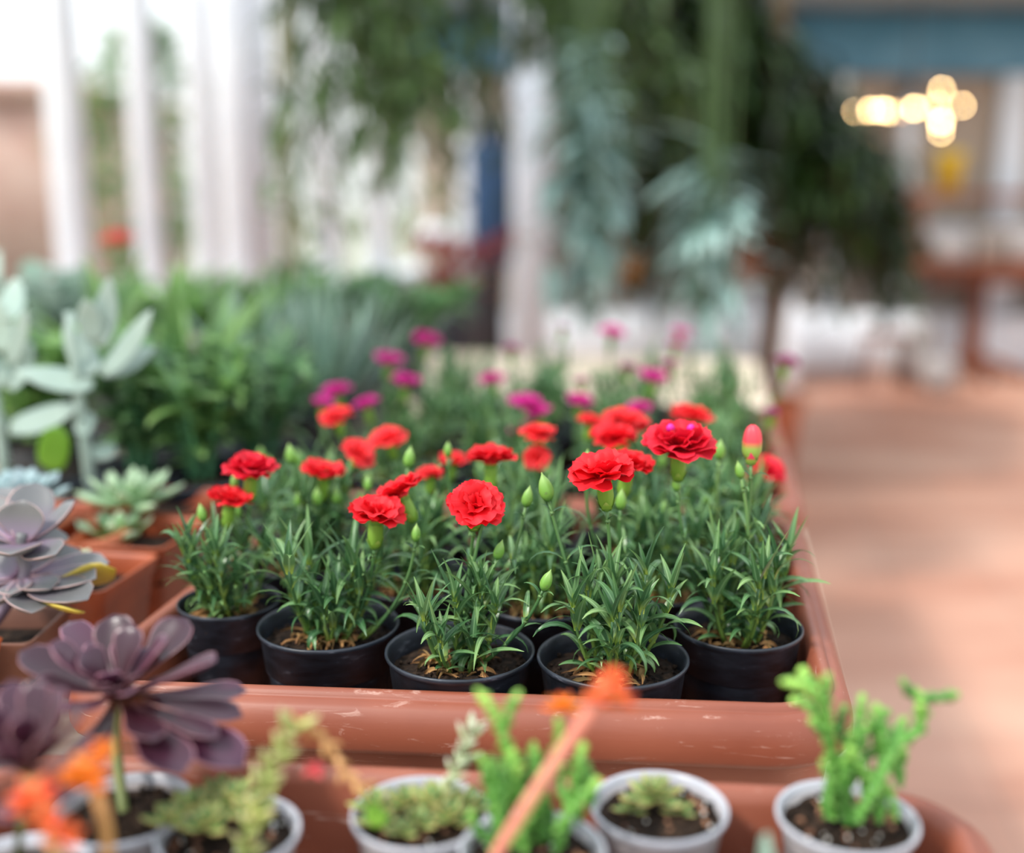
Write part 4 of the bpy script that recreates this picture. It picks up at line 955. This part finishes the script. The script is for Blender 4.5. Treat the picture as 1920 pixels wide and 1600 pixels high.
def leafy_plant(px, py, zs, h, n, leaf, mat, seed, label, name, pot=.06, group=GL, spread=.09, potmat='black_pot', Y=None, TZ_=None, stems=7, ph=.10):
    R = random.Random(seed); c = PZ(px, py, zs) if Y is None else PY(px, py, Y); z0 = TZ if TZ_ is None else TZ_; root = empty(name, (c.x, c.y, z0), label, 'potted plant', group); round_pot(root, pot, ph, potmat)
    ms = MB(); mb = MB()
    for s in range(stems):
        a = s * 2.4; top = V((spread * math.cos(a) * R.uniform(.3, 1), spread * math.sin(a) * R.uniform(.3, 1), ph + h * R.uniform(.6, 1)))
        P = bez(V((.01 * math.cos(a), .01 * math.sin(a), ph * .85)), V((top.x * .4, top.y * .4, ph + h * .5)), top, 10); tube(ms, P, [.003 - .0015 * i / 10 for i in range(11)], 6)
        for k in range(n // stems):
            t = R.uniform(.15, 1); i_ = min(9, int(t * 10)); p = P[i_].lerp(P[i_ + 1], t * 10 - i_)
            strap(mb, p, R.random() * 2 * PI, R.uniform(.1, 1.1), leaf[0] * R.uniform(.7, 1.2), leaf[1], R.uniform(.3, 1.4), R, n=5, fold=.25, wpow=2.6, w0=.3)
    ms.obj('stem', M['carn_stem'], root); mb.obj('leaves', M[mat], root); return root
leafy_plant(262, 880, .86, .16, 130, (.045, .022), 'mid_leaf', 40, 'leafy mid-green plant between the silver paddle plant and the big black pot', 'potted_leafy_plant')
leafy_plant(375, 885, .86, .14, 200, (.042, .018), 'fresh_leaf', 41, 'bushy fresh green plant in the big black pot behind the pale rosette', 'potted_leafy_plant', pot=.078, spread=.08, stems=10)
leafy_plant(490, 850, .86, .12, 180, (.040, .018), 'mid_leaf', 42, 'low dark leafy plant in a black pot left of the carnations', 'potted_leafy_plant', pot=.07, spread=.09, stems=10)
leafy_plant(90, 830, .86, .14, 170, (.06, .03), 'fresh_leaf', 43, 'broad-leaved light green plant behind the two silver paddle plants', 'potted_leafy_plant', pot=.07, spread=.10)
strap_plant(330, 820, .86, 13, .25, .036, 'fresh_leaf', 44, 'upright strap-leaved green plant with broad blades, left of the aloes', 'potted_strap_leaf_plant', (1.05, 1.5), (.1, .5))
strap_plant(430, 790, .86, 12, .22, .032, 'mid_leaf', 45, 'darker strap-leaved plant beside the broad-bladed one', 'potted_strap_leaf_plant', (.9, 1.4), (.2, .8))
strap_plant(600, 760, .86, 22, .22, .028, 'grey_leaf', 46, 'grey-green aloe with long pointed leaves, nearest to the carnations', 'potted_aloe', (.6, 1.45), thickn=.007)
strap_plant(520, 720, .86, 26, .22, .028, 'grey_leaf', 47, 'taller grey aloe behind, its spiky leaves against the windows', 'potted_aloe', (.5, 1.5), thickn=.007)
strap_plant(665, 705, .86, 26, .21, .026, 'grey_leaf', 48, 'dark grey-green aloe behind the left magenta carnations', 'potted_aloe', (.5, 1.5), thickn=.006)
strap_plant(200, 730, .86, 12, .24, .036, 'mid_leaf', 49, 'tall blade-leaved plant rising behind the silver stem', 'potted_strap_leaf_plant', (1.0, 1.5), (.1, .6))
leafy_plant(60, 720, .86, .16, 220, (.09, .05), 'silver_leaf', 50, 'large pale round-leaved plant at the far left by the window', 'potted_leafy_plant', pot=.09, spread=.14)
leafy_plant(290, 690, .86, .12, 220, (.08, .035), 'fresh_leaf', 51, 'bright green leafy plant by the windows with a coral bloom above it', 'potted_leafy_plant', pot=.09, spread=.16)
leafy_plant(430, 660, .86, .13, 240, (.09, .035), 'fresh_leaf', 52, 'yellow-green leafy plant below the wide white post', 'potted_leafy_plant', pot=.09, spread=.17)
leafy_plant(600, 640, .86, .14, 240, (.08, .028), 'mid_leaf', 53, 'dark bushy plant behind the aloes below the olive post', 'potted_leafy_plant', pot=.09, spread=.20)
leafy_plant(740, 650, .86, .12, 260, (.08, .026), 'mid_leaf', 54, 'dark bushy plant at the far end of the table, left of the pale wood', 'potted_leafy_plant', pot=.08, spread=.16)
# coral bloom by the window
rb = leafy_plant(215, 660, .86, .14, 160, (.08, .04), 'mid_leaf', 55, 'green plant with one large coral bloom standing before the second window post', 'potted_leafy_plant', pot=.09, spread=.14)
mb = MB(); rosette(mb, loc(rb, PY(222, 455, rb.location.y - .1)), .045, 20, R, th=.1, wd=.6, lo=.1, hi=1.4); mb.obj('flower', M['pink_bud'], rb)
leafy_plant(850, 600, .86, .20, 200, (.10, .02), 'red_leaf', 56, 'reddish narrow-leaved plant beyond the table beside the dark post', 'potted_red_leaf_plant', pot=.10, spread=.22, Y=3.6, TZ_=.0, ph=.86)

# ------------------------------------------------------------------ hanging and standing foliage in the room
def weeping(name, cx, Y, trunk_px, label, seed, strands, mat, leaf, per, base=True):
    R = random.Random(seed)
    root = empty(name, (PY(trunk_px, 700, Y).x, Y, 0), label, 'tree')
    if base:
        mb = MB(); lathe(mb, [(0, 0), (.13, 0), (.16, .28), (.175, .29), (.175, .32), (.15, .32), (.145, .28), (0, .27)], 40); mb.obj('pot', M['terra_pot'], root)
        mb = MB(); tube(mb, smooth_path([V((0, 0, .25)), V((.03, 0, .9)), V((0, 0, 1.5)), V((.02, 0, 2.3))], 6), [.045] * 8 + [.04] * 6 + [.035] * 5, 12); mb.obj('trunk', M['bark'], root)
    fo = MB(); br = MB()
    for (x0, y0, x1, y1, dy) in strands:
        a = loc(root, PY(x0, y0, Y + dy)); b = loc(root, PY(x1, y1, Y + dy + R.uniform(-.15, .15)))
        mid = a.lerp(b, .35) + V(((b.x - a.x) * .5, 0, .12)); P = bez(a, mid, b, 12); tube(br, P, [.008 - .006 * i / 12 for i in range(13)], 5)
        for k in range(per):
            t = R.random(); i_ = min(11, int(t * 12)); p = P[i_].lerp(P[i_ + 1], t * 12 - i_) + V((R.gauss(0, .05), R.gauss(0, .08), R.gauss(0, .05)))
            strap(fo, p, R.random() * 2 * PI, R.uniform(-1.3, .3), leaf[0] * R.uniform(.7, 1.3), leaf[1], R.uniform(.2, 1.0), R, n=3, fold=.2, w0=.3)
    br.obj('branches', M['bark'], root); fo.obj('foliage', M[mat], root); return root
R = random.Random(60); st = []
for k in range(190):
    x1 = R.uniform(1130, 1680); top = 60 + 260 * abs((x1 - 1380) / 300) ** 1.6 if x1 > 1380 else -60
    y1 = R.uniform(200, 560) + (50 if x1 > 1540 else 0); x0 = 1420 + (x1 - 1420) * R.uniform(.3, .8); y1 = max(y1, 360) if x1 > 1530 else y1; y0 = max(-80, min(y1 - 80, top + R.uniform(-40, 160)))
    st.append((x0, y0, x1, y1, R.uniform(-.5, .6)))
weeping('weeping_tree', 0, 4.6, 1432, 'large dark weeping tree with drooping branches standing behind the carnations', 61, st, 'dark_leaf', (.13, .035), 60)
st = []
R = random.Random(62)
for k in range(58):
    x0 = R.uniform(640, 1250); y0 = R.uniform(-120, 60); x1 = x0 + R.uniform(-80, 80); y1 = R.uniform(60, 250) if x0 < 700 else R.uniform(120, 400)
    if 940 < x1 < 1050: y1 = min(y1, 90)
    st.append((x0, y0, x1, y1, R.uniform(-.25, .25)))
def hanging_vine(name, Y, st, mat, leaf, per, label, seed, cx, z=2.6, tmin=.25):
    R = random.Random(seed); root = empty(name, (PY(cx, 0, Y).x, Y, z), label, 'hanging plant')
    mb = MB(); lathe(mb, [(0, -.16), (.10, -.15), (.15, -.02), (.16, 0), (.14, 0), (.13, -.03), (0, -.04)], 32); mb.obj('basket', M['brown_pot'], root)
    fo = MB(); br = MB()
    for (x0, y0, x1, y1, dy) in st:
        a = V((R.uniform(-.1, .1), R.uniform(-.1, .1), -.02)); m_ = loc(root, PY(x0, y0, Y + dy)); b = loc(root, PY(x1, y1, Y + dy)); P = bez(a, m_ + V((0, 0, .1)), b, 14)
        tube(br, P, .003, 5)
        for k in range(per):
            t = R.uniform(tmin, 1); i_ = min(13, int(t * 14)); p = P[i_].lerp(P[i_ + 1], t * 14 - i_) + V((R.gauss(0, .02), R.gauss(0, .02), R.gauss(0, .02)))
            strap(fo, p, R.random() * 2 * PI, R.uniform(-1.2, .4), leaf[0] * R.uniform(.7, 1.3), leaf[1], R.uniform(.2, 1.2), R, n=4, fold=.2, w0=.3)
    br.obj('stems', M['vine_leaf'], root); fo.obj('leaves', M[mat], root); return root
hanging_vine('hanging_vine', 3.65, st, 'vine_leaf', (.11, .034), 38, 'mid-green vine trailing from above in front of the windows and the dark tree', 63, 900)
st = [(R.uniform(500, 760), R.uniform(-60, 60), R.uniform(510, 860), R.uniform(160, 480), R.uniform(-.15, .15)) for k in range(26)]
hanging_vine('hanging_vine', 2.6, st, 'vine_leaf', (.10, .030), 22, 'sparse light green vine hanging before the olive and white window posts', 64, 640)
st = [(R.uniform(1060, 1130), R.uniform(100, 200), R.uniform(1040, 1160), R.uniform(330, 580), R.uniform(-.12, .12)) for k in range(24)]
hanging_vine('hanging_silver_plant', 3.15, st, 'teal_leaf', (.14, .050), 9, 'silvery blue-green trailing plant hanging left of the dark tree around the white pillar', 65, 1100, tmin=.62)
st = [(R.uniform(1330, 1400), R.uniform(200, 300), R.uniform(1290, 1370), R.uniform(480, 650), R.uniform(-.1, .1)) for k in range(14)]
hanging_vine('hanging_silver_plant', 2.95, st, 'teal_leaf', (.15, .040), 10, 'pale blue-green drooping leaves hanging in front of the dark tree', 66, 1350, tmin=.72)

# dark post with navy cloth left of the white pillar
root = empty('clothes_stand', (PY(922, 600, 5.2).x, 5.2, 0), 'dark stand with a navy cloth hanging on it left of the white pillar', 'stand')
b = MB(); box(b, -.06, .06, -.05, .05, .04, 1.5, bev=.01); box(b, -.16, .16, -.14, .14, 0, .04); b.obj('post', M['black_metal'], root)
b = MB(); box(b, -.095, .095, -.09, .09, .82, 1.38, bev=.03); b.obj('cloth', M['navy'], root)

# pots and jars on the bench at the back, seen under the foliage
root = empty('back_bench', (1.0, 6.7, 0), 'low pale grey bench standing before the back wall behind the foliage', 'bench')
b = MB(); box(b, -.9, .75, -.2, .2, .62, .67, bev=.01); b.obj('seat', M['grey_paint'], root)
for x in (-.8, .65):
    b = MB(); box(b, x - .03, x + .03, -.16, .16, 0, .62, bev=.01); b.obj('leg', M['white_paint'], root)
def jar(px, Y, z, r, h, mat, label, name='terracotta_pot', shape=None):
    x = PY(px, 500, Y).x; mb = MB(); prof = shape or [(0, 0), (.7, 0), (.95, .8), (1.0, .82), (1.05, 1), (.92, 1), (.85, .8), (0, .75)]
    lathe(mb, [(q * r, w * h) for q, w in prof], 32, (x, Y, z)); return tag(mb.obj(name, M[mat], origin=(x, Y, z)), label, 'pot')
jar(1190, 6.75, .67, .16, .46, 'terra_pot', 'tall brown terracotta jar on the back bench', 'terracotta_jar', [(0, 0), (.7, 0), (1.0, .3), (.8, .7), (.4, .88), (.5, 1), (.4, 1), (.3, .9), (0, .85)])
jar(1408, 6.7, .67, .15, .42, 'terra_pot', 'tan clay pot behind the dark tree foliage', 'clay_pot')
jar(1100, 6.6, .67, .07, .14, 'amber_glaze', 'small amber glazed pot at the left of the back bench', 'glazed_pot')
jar(1180, 6.5, .67, .06, .12, 'amber_glaze', 'small amber glazed pot in front of the tall terracotta jar', 'glazed_pot')
leafy_plant(1290, 470, .9, .30, 150, (.12, .05), 'fresh_leaf', 70, 'yellow-green plant on the back bench right of the terracotta jar', 'potted_leafy_plant', pot=.10, Y=6.7, TZ_=.67, group='plants at the back', spread=.14, ph=.12)

# right: trestle table with boxes, shelf, chandelier
root = empty('trestle_table', (PY(1850, 600, 7.0).x, 7.0, 0), 'brown wooden trestle table with curved feet by the back wall at the right', 'table')
b = MB(); box(b, -.55, 1.1, -.25, .25, .70, .75, bev=.01); b.obj('tabletop', M['wood_brown'], root)
b = MB(); box(b, -.45, 1.0, -.2, .2, .62, .70, bev=.01); b.obj('apron', M['wood_brown'], root)
for x in (-.08, .9):
    b = MB(); box(b, x - .05, x + .05, -.06, .06, .06, .62, bev=.012); b.obj('leg', M['wood_brown'], root)
    b = MB(); tube(b, smooth_path([V((x - .03, -.3, .03)), V((x, -.15, .10)), V((x, .0, .12)), V((x, .15, .10)), V((x, .22, .03))], 5), .03, 8); tube(b, smooth_path([V((x - .28, -.05, .02)), V((x - .12, 0, .10)), V((x, 0, .14)), V((x + .14, 0, .10)), V((x + .34, -.05, .02))], 5), .035, 8); b.obj('foot', M['wood_brown'], root)
root = empty('wooden_stool', (PY(1655, 700, 6.7).x, 6.7, 0), 'low brown wooden stool left of the trestle table', 'stool')
b = MB(); box(b, -.12, .14, -.10, .10, .30, .33, bev=.008); b.obj('seat', M['wood_brown'], root)
for x, y in ((-.10, -.08), (.11, -.08), (-.10, .08), (.11, .08)):
    b = MB(); tube(b, [V((x * .8, y * .8, .31)), V((x * 1.3, y * 1.3, 0))], [.018, .014], 8); b.obj('leg', M['wood_brown'], root)
for k, (px, r, h, Y) in enumerate(((1705, .09, .20, 6.98), (1775, .11, .22, 6.45), (1742, .08, .34, 7.2))):
    jar(px, Y, 0, r, h, 'stone_glaze', ['small pale round pot on the floor under the trestle table, left one', 'small pale round pot on the floor under the table beside its leg', 'taller pale pot on the floor behind the two small ones'][k], 'white_pot', [(0, 0), (.6, 0), (1.0, .5), (.9, .9), (.8, 1), (.7, .95), (0, .8)])
root = empty('counter_shelf', (PY(1850, 600, 7.15).x, 7.12, .75), 'brown wooden shelf unit standing on the trestle table', 'shelf')
b = MB(); box(b, -.6, 1.1, -.12, .12, .36, .41, bev=.008); b.obj('board', M['wood_brown'], root)
for x in (-.5, .3, 1.0):
    b = MB(); box(b, x - .02, x + .02, -.1, .1, 0, .36, bev=.004); b.obj('upright', M['wood_brown'], root)
for k, (dx, w, h, mt) in enumerate(((-.48, .20, .16, 'stone_glaze'), (-.24, .18, .20, 'grey_paint'), (-.03, .20, .19, 'stone_glaze'), (.16, .20, .16, 'stone_glaze'), (.38, .2, .20, 'grey_paint'))):
    X = root.location.x + dx; b = MB(); box(b, X, X + w, 6.80, 6.96, .75, .75 + h, bev=.012); pass
    tag(b.obj('storage_box', M[mt], origin=(X + w / 2, 6.88, .75)), ['leftmost pale box on the trestle table', 'grey box second from left on the trestle table', 'pale box in the middle of the row on the trestle table', 'pale box fourth in the row on the trestle table', 'grey box at the right picture edge on the trestle table'][k], 'box', 'boxes on the trestle table')
jar(1765, 7.12, 1.16, .09, .24, 'yellow', 'bright yellow pot standing on the wooden shelf under the lamps', 'yellow_pot')
# chandelier
root = empty('chandelier', (PY(1705, 200, 6.5).x, 6.5, 2.42), 'warm glowing chandelier of small bare bulbs hanging at upper right', 'lamp')
b = MB(); tube(b, [V((0, 0, 0)), V((0, 0, -.62))], .008, 8); lathe(b, [(.0, -.62), (.03, -.63), (.04, -.67), (.02, -.72), (0, -.73)], 16)
blb = [(1606, 208, .016, 'bulb', .35), (1632, 207, .018, 'bulb', .6), (1652, 206, .022, 'bulb', 1), (1668, 209, .022, 'bulb', 1), (1652, 262, .016, 'dim_bulb', 1), (1697, 172, .014, 'dim_bulb', 1), (1688, 210, .018, 'dim_bulb', 1), (1714, 203, .020, 'bulb', 1), (1742, 200, .014, 'bulb', 1), (1766, 168, .016, 'bulb', 1), (1764, 228, .024, 'bulb', 1), (1764, 248, .014, 'bulb', 1), (1758, 196, .014, 'bulb', 1), (1804, 198, .015, 'bulb', 1)]
for (x, y, r, m_, s) in blb:
    p = PY(x, y, 6.5 + .15 * math.sin(x)) - root.location; tube(b, smooth_path([V((0, 0, -.68)), V((p.x * .6, p.y * .6, -.78)), p - V((0, 0, .03))], 5), .005, 6)
b.obj('frame', M['black_metal'], root)
for (x, y, r, m_, s) in blb:
    p = PY(x, y, 6.5 + .15 * math.sin(x)) - root.location; q = MB(); rr = r * .62
    lathe(q, [(.0005, -rr), (rr * .7, -rr * .7), (rr, 0), (rr * .7, rr * .7), (.0005, rr)], 12); o = q.obj('bulb', M[m_], root); o.location = p
